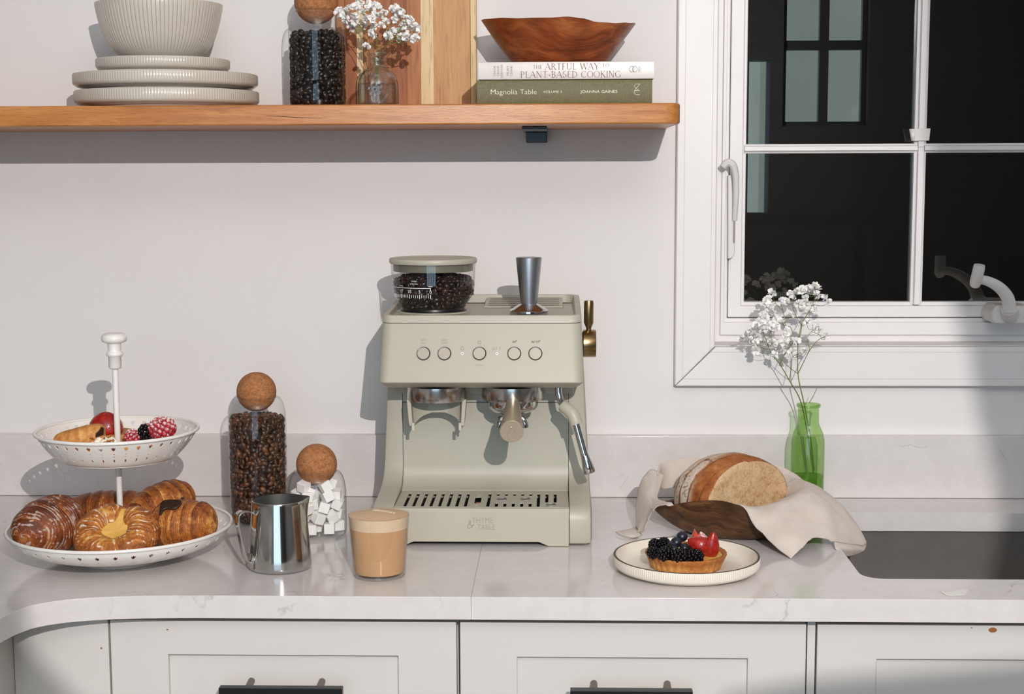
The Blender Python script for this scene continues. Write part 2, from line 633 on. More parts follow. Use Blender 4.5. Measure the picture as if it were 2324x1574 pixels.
def box(x0, x1, y0, y1, z0, z1):
    v = [(x, y, z) for x in (x0, x1) for y in (y0, y1) for z in (z0, z1)]
    f = [(0, 1, 3, 2), (4, 6, 7, 5), (0, 4, 5, 1), (2, 3, 7, 6), (0, 2, 6, 4), (1, 5, 7, 3)]
    return [Vector(a) for a in v], f


def xf(vf, m):
    return [m @ Vector(v) for v in vf[0]], vf[1]


def move(vf, d):
    d = Vector(d)
    return [Vector(v) + d for v in vf[0]], vf[1]


def lathe(prof, n=48, c=(0, 0, 0), caps=True, mod=None):
    """prof: list of (radius, z). mod(theta, i) -> radius offset"""
    c = Vector(c)
    V, Fc = [], []
    for i, (r, z) in enumerate(prof):
        for j in range(n):
            t = 2 * PI * j / n
            rr = r + (mod(t, i) if mod else 0)
            V.append(c + Vector((rr * math.cos(t), rr * math.sin(t), z)))
    for i in range(len(prof) - 1):
        for j in range(n):
            a, b = i * n + j, i * n + (j + 1) % n
            Fc.append((a, b, b + n, a + n))
    if caps:
        if prof[0][0] > 1e-5:
            Fc.append(tuple(range(n - 1, -1, -1)))
        if prof[-1][0] > 1e-5:
            k = (len(prof) - 1) * n
            Fc.append(tuple(range(k, k + n)))
    return V, Fc


def catmull(pts, k=8):
    pts = [Vector(p) for p in pts]
    out = []
    for i in range(len(pts) - 1):
        p0 = pts[max(i - 1, 0)]
        p1, p2 = pts[i], pts[i + 1]
        p3 = pts[min(i + 2, len(pts) - 1)]
        for j in range(k):
            t = j / k
            out.append(0.5 * ((2 * p1) + (p2 - p0) * t + (2 * p0 - 5 * p1 + 4 * p2 - p3) * t * t + (3 * p1 - p0 - 3 * p2 + p3) * t ** 3))
    out.append(pts[-1])
    return out


def tube(pts, rad, n=12, caps=True):
    pts = [Vector(p) for p in pts]
    if not isinstance(rad, (list, tuple)):
        rad = [rad] * len(pts)
    V, Fc = [], []
    up = None
    for i, p in enumerate(pts):
        d = (pts[min(i + 1, len(pts) - 1)] - pts[max(i - 1, 0)]).normalized()
        if up is None:
            up = Vector((0, 0, 1)) if abs(d.z) < 0.9 else Vector((0, 1, 0))
        a = d.cross(up).normalized()
        up = a.cross(d).normalized()
        for j in range(n):
            t = 2 * PI * j / n
            V.append(p + (a * math.cos(t) + up * math.sin(t)) * rad[i])
    for i in range(len(pts) - 1):
        for j in range(n):
            q, b = i * n + j, i * n + (j + 1) % n
            Fc.append((q, b, b + n, q + n))
    if caps:
        Fc.append(tuple(range(n - 1, -1, -1)))
        k = (len(pts) - 1) * n
        Fc.append(tuple(range(k, k + n)))
    return V, Fc


def prism(poly, a, b, axis='x'):
    """extrude a 2D polygon along an axis from a to b; poly in the other two axes in order"""
    n = len(poly)
    V = []
    for t in (a, b):
        for p, q in poly:
            V.append(Vector({'x': (t, p, q), 'y': (p, t, q), 'z': (p, q, t)}[axis]))
    Fc = [tuple(range(n - 1, -1, -1)), tuple(range(n, 2 * n))]
    for i in range(n):
        j = (i + 1) % n
        Fc.append((i, j, j + n, i + n))
    return V, Fc


def sphere(c, r, n=16, m=10, sq=(1, 1, 1)):
    prof = [(r * math.sin(PI * i / m), -r * math.cos(PI * i / m)) for i in range(m + 1)]
    prof[0] = (0.0, -r)
    prof[-1] = (0.0, r)
    v, f = lathe(prof, n, caps=False)
    return [Vector((a.x * sq[0], a.y * sq[1], a.z * sq[2])) + Vector(c) for a in v], f


def inpoly(p, poly):
    x, y = p
    c = False
    j = len(poly) - 1
    for i in range(len(poly)):
        xi, yi = poly[i]
        xj, yj = poly[j]
        if (yi > y) != (yj > y) and x < (xj - xi) * (y - yi) / (yj - yi) + xi:
            c = not c
        j = i
    return c


def perforate(outer, holes, extra=()):
    """triangulate a 2D polygon with holes -> verts2d, faces"""
    V, E = [], []
    for poly in [outer] + list(holes):
        k = len(V)
        V += [Vector(p) for p in poly]
        E += [(k + i, k + (i + 1) % len(poly)) for i in range(len(poly))]
    V += [Vector(p) for p in extra]
    ov, oe, of = delaunay_2d_cdt(V, E, [], 0, 1e-7)[:3]
    keep = []
    for f in of:
        c = sum((ov[i] for i in f), Vector((0, 0))) / len(f)
        if inpoly(c, outer) and not any(inpoly(c, h) for h in holes):
            keep.append(tuple(f))
    return ov, keep


def oval(cx, cy, rx, ry, n=12, rot=0):
    return [(cx + rx * math.cos(2 * PI * i / n + rot), cy + ry * math.sin(2 * PI * i / n + rot)) for i in range(n)]


def slot(x, y0, y1, w, n=5):
    pts = []
    for i in range(n + 1):
        t = PI * i / n
        pts.append((x + w * math.cos(t), y1 - w + w * math.sin(t)))
    for i in range(n + 1):
        t = PI + PI * i / n
        pts.append((x + w * math.cos(t), y0 + w + w * math.sin(t)))
    return pts


def slab(outer, holes, z0, z1):
    v, f = perforate(outer, holes)
    V = [Vector((p.x, p.y, z1)) for p in v] + [Vector((p.x, p.y, z0)) for p in v]
    n = len(v)
    F2 = [q for q in f] + [tuple(i + n for i in reversed(q)) for q in f]
    cnt = {}
    for q in f:
        for i in range(3):
            e = (q[i], q[(i + 1) % 3])
            cnt[tuple(sorted(e))] = cnt.get(tuple(sorted(e)), []) + [e]
    for k, l in cnt.items():
        if len(l) == 1:
            a, b = l[0]
            F2.append((a, a + n, b + n, b))
    return V, F2


def text(name, body, mat, parent, fn, size, align='CENTER', width=None, extr=0.0, off=0.0, sy=1.0):
    """lettering as a mesh; fn maps (u, v, w) on the sheet to a world point"""
    cu = bpy.data.curves.new('lettering', 'FONT')
    cu.body = body
    cu.size = size
    cu.align_x = align
    cu.align_y = 'CENTER'
    cu.extrude = extr
    cu.offset = off
    cu.resolution_u = 3
    t = bpy.data.objects.new('lettering', cu)
    C.objects.link(t)
    bpy.context.view_layer.update()
    me = t.to_mesh()
    V = [v.co.copy() for v in me.vertices]
    Fc = [tuple(p.vertices) for p in me.polygons]
    t.to_mesh_clear()
    bpy.data.objects.remove(t)
    bpy.data.curves.remove(cu)
    if width and V:
        x0, x1 = min(v.x for v in V), max(v.x for v in V)
        k = width / (x1 - x0)
        mid = (x0 + x1) / 2
        V = [Vector(((v.x - mid) * k, v.y, v.z)) for v in V]
    V = [fn(v.x, v.y * sy, v.z) for v in V]
    return mk(name, (V, Fc), mat, parent, smooth=0)


def sheet(o, xa, ya):
    o, xa, ya = Vector(o), Vector(xa).normalized(), Vector(ya).normalized()
    na = xa.cross(ya)
    return lambda u, v, w: o + xa * u + ya * v + na * w

# ================================================================== the room
def remap_y(vf):
    """slab built in (x, z) with its depth on z -> real x, y, z"""
    return [Vector((v.x, v.z, v.y)) for v in vf[0]], [tuple(reversed(f)) for f in vf[1]]


def rect(x0, x1, z0, z1):
    return [(x0, z0), (x1, z0), (x1, z1), (x0, z1)]


def panel_xz(outer, holes, y0, y1):
    return remap_y(slab(outer, holes, y0, y1))


def struct(name, vf, mat, **kw):
    o = mk(name, vf, mat, **kw)
    o['kind'] = 'structure'
    return o


WX0, WX1, WZ0, WZ1 = 0.2558, 0.985, 0.2515, 0.925
struct('wall_back', panel_xz(rect(-1.36, 2.4, -0.92, 1.76), [rect(WX0, WX1, WZ0, WZ1)], 0.0, 0.14), 'wall_paint', smooth=0)
struct('wall_left', box(-1.46, -1.36, -4.7, 0.14, -0.92, 1.76), 'room_paint', smooth=0)
struct('wall_right', box(2.4, 2.5, -4.7, 0.14, -0.92, 1.76), 'room_paint', smooth=0)
struct('floor', box(-1.46, 2.5, -4.9, 0.14, -1.0, -0.92), 'floor_oak', smooth=0)
struct('ceiling', box(-1.46, 2.5, -4.9, 0.14, 1.76, 1.84), 'ceiling_paint', smooth=0)
FY0, FY1 = -4.75, -4.6
OPEN = [rect(-1.25, 0.72, -0.70, 1.60), rect(0.90, 1.00, 0.33, 1.05), rect(1.06, 1.46, 0.74, 1.5)]
struct('wall_front', panel_xz(rect(-1.46, 2.5, -0.92, 1.76), OPEN, FY0, FY1), 'room_dark', smooth=0)
for q in OPEN:
    portal(q[0][0], q[1][0], q[0][1], q[2][1], FY0 - 0.01)


def far_window(name, q, nx, nz, bar):
    x0, x1, z0, z1 = q[0][0], q[1][0], q[0][1], q[2][1]
    holes = []
    for i in range(nx):
        for j in range(nz):
            a = x0 + (x1 - x0) * i / nx
            b = x0 + (x1 - x0) * (i + 1) / nx
            c = z0 + (z1 - z0) * j / nz
            d = z0 + (z1 - z0) * (j + 1) / nz
            holes.append(rect(a + bar, b - bar, c + bar, d - bar))
    struct(name, panel_xz(rect(x0 + .002, x1 - .002, z0 + .002, z1 - .002), holes, FY0 + 0.05, FY0 + 0.09), 'frame_black', smooth=0)


far_window('window_2', OPEN[0], 4, 2, 0.03)
far_window('window_3', OPEN[2], 2, 2, 0.022)

struct('neighbour_house', box(1.35, 4.2, -8.2, -7.6, -1.0, 3.2), 'house_wall', smooth=0)
# unseen blockers added behind the camera, shaped to shade the edges of the frame
def blocker_pt(px, py, Y, y=-2.55):
    q = P(px, py, Y)
    return FLASH + (q - FLASH) * ((y - FLASH.y) / (q.y - FLASH.y))


fp = [blocker_pt(*q) for q in ((2100, -80, .05), (2100, 0, .05), (2100, 300, .05), (2165, 690, .045), (2210, 900, 0), (2265, 1131, -.02), (2290, 1330, -.3), (2420, 1330, -.3), (2410, 1131, -.02), (2420, 900, 0), (2460, 690, .045), (2520, 300, .05), (2520, -80, .05))]
struct('shade_blocker', prism([(q.x, q.z) for q in fp], -2.552, -2.548, 'y'), 'blocker_grey', smooth=0)
fp = [blocker_pt(*q) for q in ((1640, 1585, -.58), (1850, 1550, -.58), (2324, 1512, -.58), (2700, 1490, -.58), (2700, 2600, -.58), (1640, 2600, -.58))]
struct('shade_blocker', prism([(q.x, q.z) for q in fp], -2.552, -2.548, 'y'), 'blocker_grey', smooth=0)

fp = [blocker_pt(*q) for q in ((-420, 900, 0), (-60, 960, 0), (40, 1373, -.65), (50, 1470, -.58), (150, 1574, -.58), (330, 1760, -.58), (-420, 1760, -.58))]
struct('shade_blocker', prism([(q.x, q.z) for q in fp], -2.552, -2.548, 'y'), 'blocker_grey', smooth=0)

# ------------------------------------------------------------------ kitchen window
win = thing('window_1', 'white casement window with dark panes beside the wall shelf', 'window', (0.62, 0.0, WZ0), kind='structure')
XO, ZO, XR, ZT = 0.1908, 0.1862, 1.05, 0.99
CY = -0.022


def casing(poly):
    return mk('casing_board', prism(poly, CY, 0.0, 'y'), 'trim_white', win, bevel=0.0025)


casing([(XO, ZO), (WX0 - .0005, WZ0), (WX0 - .0005, WZ1), (XO, ZT)])
casing([(XO + .0006, ZO), (XR, ZO), (WX1, WZ0 - .0006), (WX0 + .0006, WZ0 - .0006)])
casing([(XR, ZO), (XR, ZT), (WX1, WZ1), (WX1, WZ0)])
casing([(XO, ZT), (XR, ZT), (WX1, WZ1), (WX0, WZ1)])
for a, b in ((0.012, 0.0007), (0.056, 0.0007)):
    # routed lines along the left and bottom boards
    mk('casing_groove', join(box(XO + a, XO + a + b, CY - .0004, CY + .001, ZO + a, ZT), box(XO + a, XR, CY - .0004, CY + .001, ZO + a, ZO + a + b)), 'groove_white', win, smooth=0)
FYY = 0.045
f0 = P(1625, 745, FYY)
s0 = P(1650, 722, FYY)
g0 = P(1688, 684, 0.062)
SX1 = 0.93
mk('frame', panel_xz(rect(WX0, WX1, WZ0, WZ1), [rect(s0.x, SX1, s0.z, WZ1 - .02)], FYY, 0.10), 'trim_white', win, bevel=0.002)
mk('frame_stop', panel_xz(rect(f0.x + .006, WX1 - .006, f0.z - .010, WZ1 - .004), [rect(s0.x - .006, SX1 + .006, s0.z - .006, WZ1 - .016)], FYY - 0.008, FYY), 'trim_white', win, bevel=0.0015)
mk('sash', panel_xz(rect(s0.x + .0012, SX1 - .001, s0.z + .0012, WZ1 - .021), [rect(g0.x - .006, 0.885, g0.z - .006, 0.86)], FYY + 0.004, 0.085), 'trim_white', win, bevel=0.002)
mk('sash_bead', panel_xz(rect(g0.x - .007, 0.886, g0.z - .007, 0.861), [rect(g0.x, 0.879, g0.z, 0.854)], FYY + 0.012, 0.078), 'trim_white', win, bevel=0.002)
m0, m1 = P(2078, 292, 0.05), P(2105, 292, 0.05)
h0, h1 = P(1700, 348, 0.05).z, P(1700, 327, 0.05).z
mx0, mx1 = m0.x, m1.x


def bar_profile(a, b):
    c = (b - a)
    return [(a, 0.066), (a, 0.056), (a + c * .2, 0.054), (a + c * .28, 0.048), (b - c * .28, 0.048), (b - c * .2, 0.054), (b, 0.056), (b, 0.066)]


def mbar(name, vf):
    mk(name, vf, 'trim_white', win, smooth=25)


zz0, zz1 = g0.z - .004, 0.858
for a, b in ((zz0, h1 - .0055), (h1 - .006, zz1)):
    mbar('muntin', prism(bar_profile(mx0, mx1), a, b, 'z'))
for a, b in ((g0.x - .004, mx0 + .004), (mx1 - .004, 0.883)):
    v, f = prism([(z, y) for y, z in [(p[1], p[0]) for p in bar_profile(h0, h1)]], a, b, 'x')
    v = [Vector((q.x, q.z, q.y)) for q in v]
    mbar('muntin', (v, [tuple(reversed(k)) for k in f]))
xs = [(g0.x - .003, mx0 + .002), (mx1 - .002, 0.882)]
zs = [(g0.z - .003, h0 + .002), (h1 - .002, 0.857)]
for a, b in xs:
    for c, d in zs:
        mk('pane', box(a, b, 0.066, 0.0685, c, d), 'window_glass', win, smooth=0)
# locking lever on the left stile
lv = mk('lock_plate', prism([(p.x, p.z) for p in (P(1652, 398, .03), P(1667, 396, .03), P(1668, 575, .03), P(1662, 585, .03), P(1652, 588, .03))], 0.030, FYY + .004, 'y'), 'lever_white', win, bevel=0.002)
pts = catmull([P(1641, 378, .012), P(1652, 368, .010), P(1664, 376, .010), P(1670, 402, .014), P(1670, 450, .02), P(1667, 500, .028)], 6)
nn = len(pts)
mk('lock_lever', tube(pts, [0.0062 if i < nn * .35 else 0.0062 - 0.0035 * (i / nn - .35) for i in range(nn)], 10), 'lever_white', win)
mk('lock_latch', box(*[k for k in (P(1664, 520, .03).x, P(1668, 520, .03).x)], 0.027, 0.032, P(1664, 550, .03).z, P(1664, 465, .03).z), 'post_metal', win)
# crank handle
cb = P(2282, 712, 0.0)
mk('crank_base', prism([(p.x, p.z) for p in (P(2246, 728, 0), P(2246, 706, 0), P(2258, 690, 0), P(2330, 692, 0), P(2345, 700, 0), P(2345, 734, 0), P(2255, 734, 0))], -0.012, FYY + 0.004, 'y'), 'lever_white', win, bevel=0.004)
mk('crank_boss', tube([P(2292, 712, -.012), P(2290, 700, -.026)], [0.0145, 0.0125], 20), 'lever_white', win)
pts = catmull([P(2291, 704, -.024), P(2287, 676, -.030), P(2268, 652, -.036), P(2240, 637, -.040), P(2216, 634, -.042)], 8)
nn = len(pts)
mk('crank_arm', tube(pts, [0.0115 - 0.0048 * i / (nn - 1) for i in range(nn)], 14), 'lever_white', win)
mk('crank_knob', tube([P(2213, 645, -.042), P(2214, 640, -.046), P(2222, 608, -.054), P(2223, 601, -.055)], [0.0082, 0.0092, 0.0092, 0.0086], 20), 'lever_white', win, smooth=50)
# dark outdoors seen through the panes
struct('exterior_recess', panel_xz(rect(WX0 - .3, WX1 + .5, WZ0 - .4, WZ1 + .4), [], 0.9, 0.95), 'black_void', smooth=0)
struct('exterior_side', join(box(WX0 - .32, WX0 - .3, 0.14, 0.95, WZ0 - .4, WZ1 + .4), box(WX1 + .5, WX1 + .52, 0.14, 0.95, WZ0 - .4, WZ1 + .4),
       box(WX0 - .32, WX1 + .52, 0.14, 0.95, WZ0 - .42, WZ0 - .4), box(WX0 - .32, WX1 + .52, 0.14, 0.95, WZ1 + .4, WZ1 + .42)), 'black_void', smooth=0)
tp = thing('masking_tape', 'small folded square of white tape stuck where the window bars cross', 'tape', P(2090, 305, 0.045))
a = [P(2064, 292, .044), P(2112, 291, .044), P(2109, 319, .044), P(2069, 320, .044)]
mk('tape_square', prism([(p.x, p.z) for p in a], 0.0435, 0.0478, 'y'), 'lever_white', tp, bevel=0.0008)
mk('tape_flap', (a[:1] + [P(2078, 294, .040), P(2076, 318, .040)] + a[3:], [(0, 1, 2, 3)]), 'lever_white', tp, solid=0.0006)

# ------------------------------------------------------------------ worktop, upstand, sink
SEAM = -0.1105
CF = -0.6025
curve = [(-0.45, CF), (-0.4875, CF - .0008), (-0.53, CF - .003), (-0.5654, -0.6092), (-0.596, -0.6155), (-0.623, -0.6245), (-0.644, -0.6365), (-0.659, -0.6505), (-0.6695, -0.6744), (-0.676, -0.7002), (-0.680, -0.74), (-0.682, -0.80)]
left = [(SEAM - .00005, -0.0005), (SEAM - .00005, CF)] + curve + [(-0.684, -1.35), (-1.355, -1.35), (-1.355, -0.0005)]
left.reverse()
ct = mk('worktop', slab(left, [], -0.03, 0.0), 'quartz', bevel=0.0007)
tag(ct, 'white veined stone worktop under the cake stand, with rounded inner corner', 'worktop', 'stone worktop slabs')
SK = dict(x0=0.404, x1=1.15, y0=-0.508, y1=-0.122)


def rrect(x0, x1, y0, y1, r, n=6):
    out = []
    for cx, cy, t0 in ((x1 - r, y1 - r, 0), (x0 + r, y1 - r, PI / 2), (x0 + r, y0 + r, PI), (x1 - r, y0 + r, 1.5 * PI)):
        for i in range(n + 1):
            t = t0 + PI / 2 * i / n
            out.append((cx + r * math.cos(t), cy + r * math.sin(t)))
    return out


hole = rrect(SK['x0'], SK['x1'], SK['y0'], SK['y1'], 0.03)
rs = [(SEAM + .00005, -0.0005), (SEAM + .00005, CF), (2.38, CF - .004), (2.38, -0.0005)]
ct = mk('worktop', slab(rs, [hole], -0.03, 0.0), 'quartz', bevel=0.0007)
tag(ct, 'white veined stone worktop cut out around the dark sink', 'worktop', 'stone worktop slabs')
struct('trim_1', join(box(-1.355, 2.38, -0.02, -0.0005, 0.0005, 0.1035)), 'quartz', bevel=0.0015)
sk = thing('sink', 'dark brushed steel sink sunk into the worktop on the right', 'sink', (0.78, -0.31, -0.2))
inner = rrect(SK['x0'] - .004, SK['x1'] + .004, SK['y0'] - .004, SK['y1'] + .004, 0.034)
low = rrect(SK['x0'] + .004, SK['x1'] - .004, SK['y0'] + .004, SK['y1'] - .004, 0.03)
n = len(inner)
V = [Vector((x, y, -0.0315)) for x, y in inner] + [Vector((x, y, -0.185)) for x, y in low] + [Vector((x * .97 + .78 * .03, y * .97 - .31 * .03, -0.2)) for x, y in low]
Fc = []
for k in (0, n):
    for i in range(n):
        j = (i + 1) % n
        Fc.append((k + i, k + j, k + j + n, k + i + n))
Fc.append(tuple(range(2 * n, 3 * n)))
mk('basin', (V, Fc), 'sink_steel', sk, smooth=50)
fl = rrect(SK['x0'] - .02, SK['x1'] + .02, SK['y0'] - .02, SK['y1'] + .012, 0.04)
mk('flange', slab(fl, [rrect(SK['x0'] - .0035, SK['x1'] + .0035, SK['y0'] - .0035, SK['y1'] + .0035, 0.033)], -0.0325, -0.0306), 'sink_steel', sk, smooth=0)
mk('drain', lathe([(0.045, -.1985), (0.04, -.1965), (0.03, -.199), (0, -.199)], 24, (0.8, -0.31, 0)), 'chrome', sk)
cp = thing('clear_tape', 'scrap of clear tape stuck on the worktop edge in front of the sink', 'tape', PZ(2165, 1343, 0))
tz = 0.0006
mk('tape_strip', ([PZ(2132, 1340, tz), PZ(2150, 1345, tz), PZ(2185, 1335, tz), PZ(2198, 1338, tz + .002), PZ(2190, 1350, tz), PZ(2160, 1352, tz), PZ(2146, 1350, tz)], [(0, 1, 6), (1, 2, 5, 6), (2, 3, 4, 5)]), 'tape', cp, smooth=0, solid=0.0003)

# ------------------------------------------------------------------ base cabinets
DY = -0.58


def cabinet(x0, x1, rec, label, hx=None, posts=(), chips=()):
    t = thing('base_cabinet', label, 'cabinet', ((x0 + x1) / 2, -0.3, -0.8), group='white base cabinets')
    if x1 > 0.5:      # open carcass round the sink bowl
        mk('body', join(box(x0 - .001, x0 + .017, DY + .0205, -0.022, -0.8, -0.0340), box(x1 - .017, x1 + .001, DY + .0205, -0.022, -0.8, -0.2), box(x0 + .017, x1 - .017, DY + .0205, -0.022, -0.8, -0.782)), 'cabinet_white', t, smooth=0)
    else:
        mk('body', box(x0 - .001, x1 + .001, DY + .0205, -0.022, -0.8, -0.0312), 'cabinet_white', t, smooth=0)
    zt, zb = -0.0398, -0.24
    fr = mk('drawer_front', panel_xz(rect(x0 + .0008, x1 - .0008, zb, zt), [rect(rec[0], rec[1], zb + .05, rec[2])], DY, DY + .02), 'cabinet_white', t, bevel=0.0015)
    mk('recessed_panel', box(rec[0] - .002, rec[1] + .002, DY + .007, DY + .0195, zb + .045, rec[2] + .002), 'cabinet_white', fr, smooth=0)
    mk('door', box(x0 + .0008, x1 - .0008, DY, DY + .02, -0.79, zb - .003), 'cabinet_white', t, bevel=0.0015)
    if hx:
        hb = mk('handle', box(hx[0], hx[1], -0.622, -0.610, -0.133, -0.1150), 'black_metal', t, bevel=0.0008)
        for px in posts:
            mk('post', tube([(px, DY + .007, -0.1225), (px, -0.611, -0.1255)], 0.0045, 14), 'post_metal', hb)
    for px, py, s in chips:
        c = P(px, py, DY - .0002)
        mk('paint_chip', move((lambda q: ([Vector((v.x, v.y * .05, v.z)) for v in q[0]], q[1]))(sphere((0, 0, 0), s, 8, 5, (1.3, 1, .8))), c), 'chip_brown', t)


cabinet(-0.5830, -0.1303, (-0.5066, -0.2072, -0.0858), 'white shaker cabinet with black bar handle below the cake stand', (-0.4322, -0.2742), (-0.4, -0.3075), [(380, 1428, .0012)])
cabinet(-0.1274, 0.3188, (-0.0526, 0.2436, -0.0862), 'white shaker cabinet with black bar handle below the berry tart', (0.0155, 0.1700), (0.0464, 0.1412))
cabinet(0.3312, 0.98, (0.4084, 0.90, -0.0858), 'white shaker cabinet with a brown paint chip below the sink', None, (), [(2253, 1429, .0042), (2205, 1424, .0009)])
t = thing('corner_cabinet', 'white plain corner cabinet at the left end below the worktop', 'cabinet', (-0.65, -0.5, -0.8))
mk('filler_panel', box(-0.7095, -0.5842, DY - .001, DY + .02, -0.79, -0.0312), 'cabinet_white', t, bevel=0.001)
mk('side_panel', box(-1.2, -0.7098, -1.33, DY + .02, -0.8, -0.0312), 'cabinet_white', t, bevel=0.002)
c = P(230, 1470, DY - .0012)
mk('paint_chip', move(sphere((0, 0, 0), .0012, 8, 5, (1, .1, 1.3)), c), 'chip_brown', t)
st = struct('trim_2', box(0.3199, 0.3302, DY + .004, DY + .02, -0.79, -0.034), 'cabinet_white', bevel=0.0008)

# ------------------------------------------------------------------ wall shelf
SZ0, SZ1, SY = 0.6030, 0.6325, -0.285
sh = thing('wall_shelf', 'thick honey oak shelf fixed to the wall above the coffee machine', 'shelf', (-0.4, -0.14, SZ0))
shx = P(1546, 255, SY).x
poly = [(-1.355, -0.0008), (-1.355, SY), (shx - .022, SY), (shx - .010, SY + .003), (shx - .003, SY + .010), (shx, SY + .022), (shx, -0.0008)]
poly.reverse()
mk('board', slab(poly, [], SZ0, SZ1), 'shelf_oak', sh, bevel=0.003, segs=3)
for px in (1215, -140):
    b0 = P(px - 27, 300, -.10).x
    mk('bracket', join(box(b0, b0 + .037, -0.20, -0.001, SZ0 - .005, SZ0 - .0002), box(b0 + .0015, b0 + .0355, -0.008, -0.001, SZ0 - .10, SZ0 - .005) if px < 0 else box(b0 + .003, b0 + .036, -0.05, -0.001, SZ0 - .0215, SZ0 - .005)), 'black_metal', sh, bevel=0.001)
crk = [P(605, 262, SY - .0002), P(640, 264, SY - .0002), P(680, 267, SY - .0002), P(745, 268, SY - .0002)]
mk('crack', tube(crk, [0.0002, 0.0004, 0.00045, 0.0001], 6), 'seam', sh)

# ================================================================== things on the shelf
def plate(name, label, c, r, z, h, nfl, group, mat='ceramic_plate', rim=False):
    t = thing(name, label, 'plate', (c[0], c[1], z), group=group)
    rb = r * 0.84
    prof = [(0, 0.004), (rb - .012, 0.004), (rb - .010, 0.0), (rb - .002, 0.0), (rb, 0.0035), (r * .955, 0.0055), (r - .0015, 0.0085), (r, 0.0115), (r, h - .0015), (r - .0012, h), (r - .0035, h),
            (r - .005, h - .002), (r - .0065, 0.012), (r - .013, 0.0072), (r * .8, 0.0062), (0, 0.0060)]
    fl = [0] * len(prof)
    for i in (7, 8):
        fl[i] = 1
    N = nfl * 4
    mod = lambda th, i: (-0.0008 * (0.5 - 0.5 * math.cos(th * nfl)) if fl[i] else 0)
    ks = []
    for i in range(len(prof)):
        for j in range(N):
            ks.append((0.5 - 0.5 * math.cos(2 * PI * j / N * nfl)) if fl[i] else 0.0)
    v, f = lathe(prof, N, (0, 0, 0), caps=False, mod=mod)
    mk('body', (v, f), mat, t, local=True, smooth=60, attrs={'k': ks})
    if rim:
        mk('rim_line', lathe([(r - .0036, h + .0001), (r - .0022, h + .0006), (r - .0006, h + .0001)], 120, (0, 0, 0), caps=False), 'rim_brown', t, local=True)
    return t


pc = (-0.5985, -0.1445)
plate('dinner_plate', 'large fluted stoneware plate at the very bottom of the shelf stack', pc, 0.1385, SZ1 + .0002, 0.0262, 200, 'stacked plates on the shelf')
plate('dinner_plate', 'large fluted stoneware plate second from the bottom of the shelf stack', (pc[0] - .0012, pc[1]), 0.1385, SZ1 + .0266, 0.0252, 200, 'stacked plates on the shelf')
plate('side_plate', 'smaller fluted stoneware plate directly under the ribbed bowl', (-0.6035, -0.1445), 0.1005, SZ1 + .0520, 0.0225, 150, 'stacked plates on the shelf')
# ribbed serving bowl
t = thing('serving_bowl', 'ribbed off-white bowl with brown-edged flutes on top of the plates', 'bowl', (-0.6075, -0.1445, SZ1 + .0747))
R, Hh = 0.0955, 0.083
prof = [(0.0, 0.003), (0.046, 0.003), (0.048, 0.0), (0.053, 0.0), (0.060, 0.004)]
out = [(0.070, 0.012), (0.0775, 0.022), (0.0835, 0.034), (0.0880, 0.047), (0.0915, 0.060), (0.0943, 0.073), (0.0955, 0.0805)]
prof += out + [(0.0952, Hh), (0.0925, Hh), (0.0905, 0.078), (0.085, 0.050), (0.074, 0.026), (0.052, 0.012), (0.0, 0.008)]
N = 92 * 8
ks = []


def rid(j):
    u = (j / 8.0) % 1.0
    d = min(u, 1 - u) * 2
    return max(0.0, 1 - d / 0.30)


for i in range(len(prof)):
    for j in range(N):
        ks.append(rid(j) if 5 <= i <= 11 else 0.0)
v, f = lathe(prof, N, caps=False, mod=lambda th, i: (-0.0009 * rid(round(th / (2 * PI) * N)) if 5 <= i <= 11 else 0))
mk('body', (v, f), 'ceramic_bowl', t, local=True, smooth=80, attrs={'k': ks})


# ------------------------------------------------------------------ coffee beans and ball-stoppered jars
def bean_mesh():
    V, Fc, K = [], [], []
    n, m = 8, 6
    for i in range(m + 1):
        a = PI * i / m
        for j in range(n):
            t = 2 * PI * j / n
            x = math.cos(a)
            y = math.sin(a) * math.cos(t)
            z = math.sin(a) * math.sin(t)
            k = 0.0
            if z > 0.3 and abs(y) < 0.3:
                z -= 0.35
                k = 1.0
            V.append(Vector((x * 0.5, y * 0.40, z * 0.28 if z > 0 else z * 0.32)))
            K.append(k)
    for i in range(m):
        for j in range(n):
            a, b = i * n + j, i * n + (j + 1) % n
            Fc.append((a, b, b + n, a + n))
    return V, Fc, K


BEAN = bean_mesh()


def bean_heap(name, parent, mat, spots, size, core, label=None):
    V, Fc, K = [], [], []
    for p, nrm in spots:
        q = nrm.to_track_quat('Z', 'Y').to_matrix()
        rot = Matrix.Rotation(random.uniform(0, 2 * PI), 3, 'Z') @ Matrix.Rotation(random.choice((0, 0, PI)) + random.gauss(0, .45), 3, 'X') @ Matrix.Rotation(random.gauss(0, .3), 3, 'Y')
        s = size * random.uniform(0.85, 1.15)
        k = len(V)
        V += [p + (q @ rot @ v) * s for v in BEAN[0]]
        Fc += [tuple(i + k for i in f) for f in BEAN[1]]
        K += BEAN[2]
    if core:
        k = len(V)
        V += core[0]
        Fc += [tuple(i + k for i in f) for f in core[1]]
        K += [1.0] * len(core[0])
    o = mk(name, (V, Fc), mat, parent, local=True, smooth=180, attrs={'k': K})
    return o


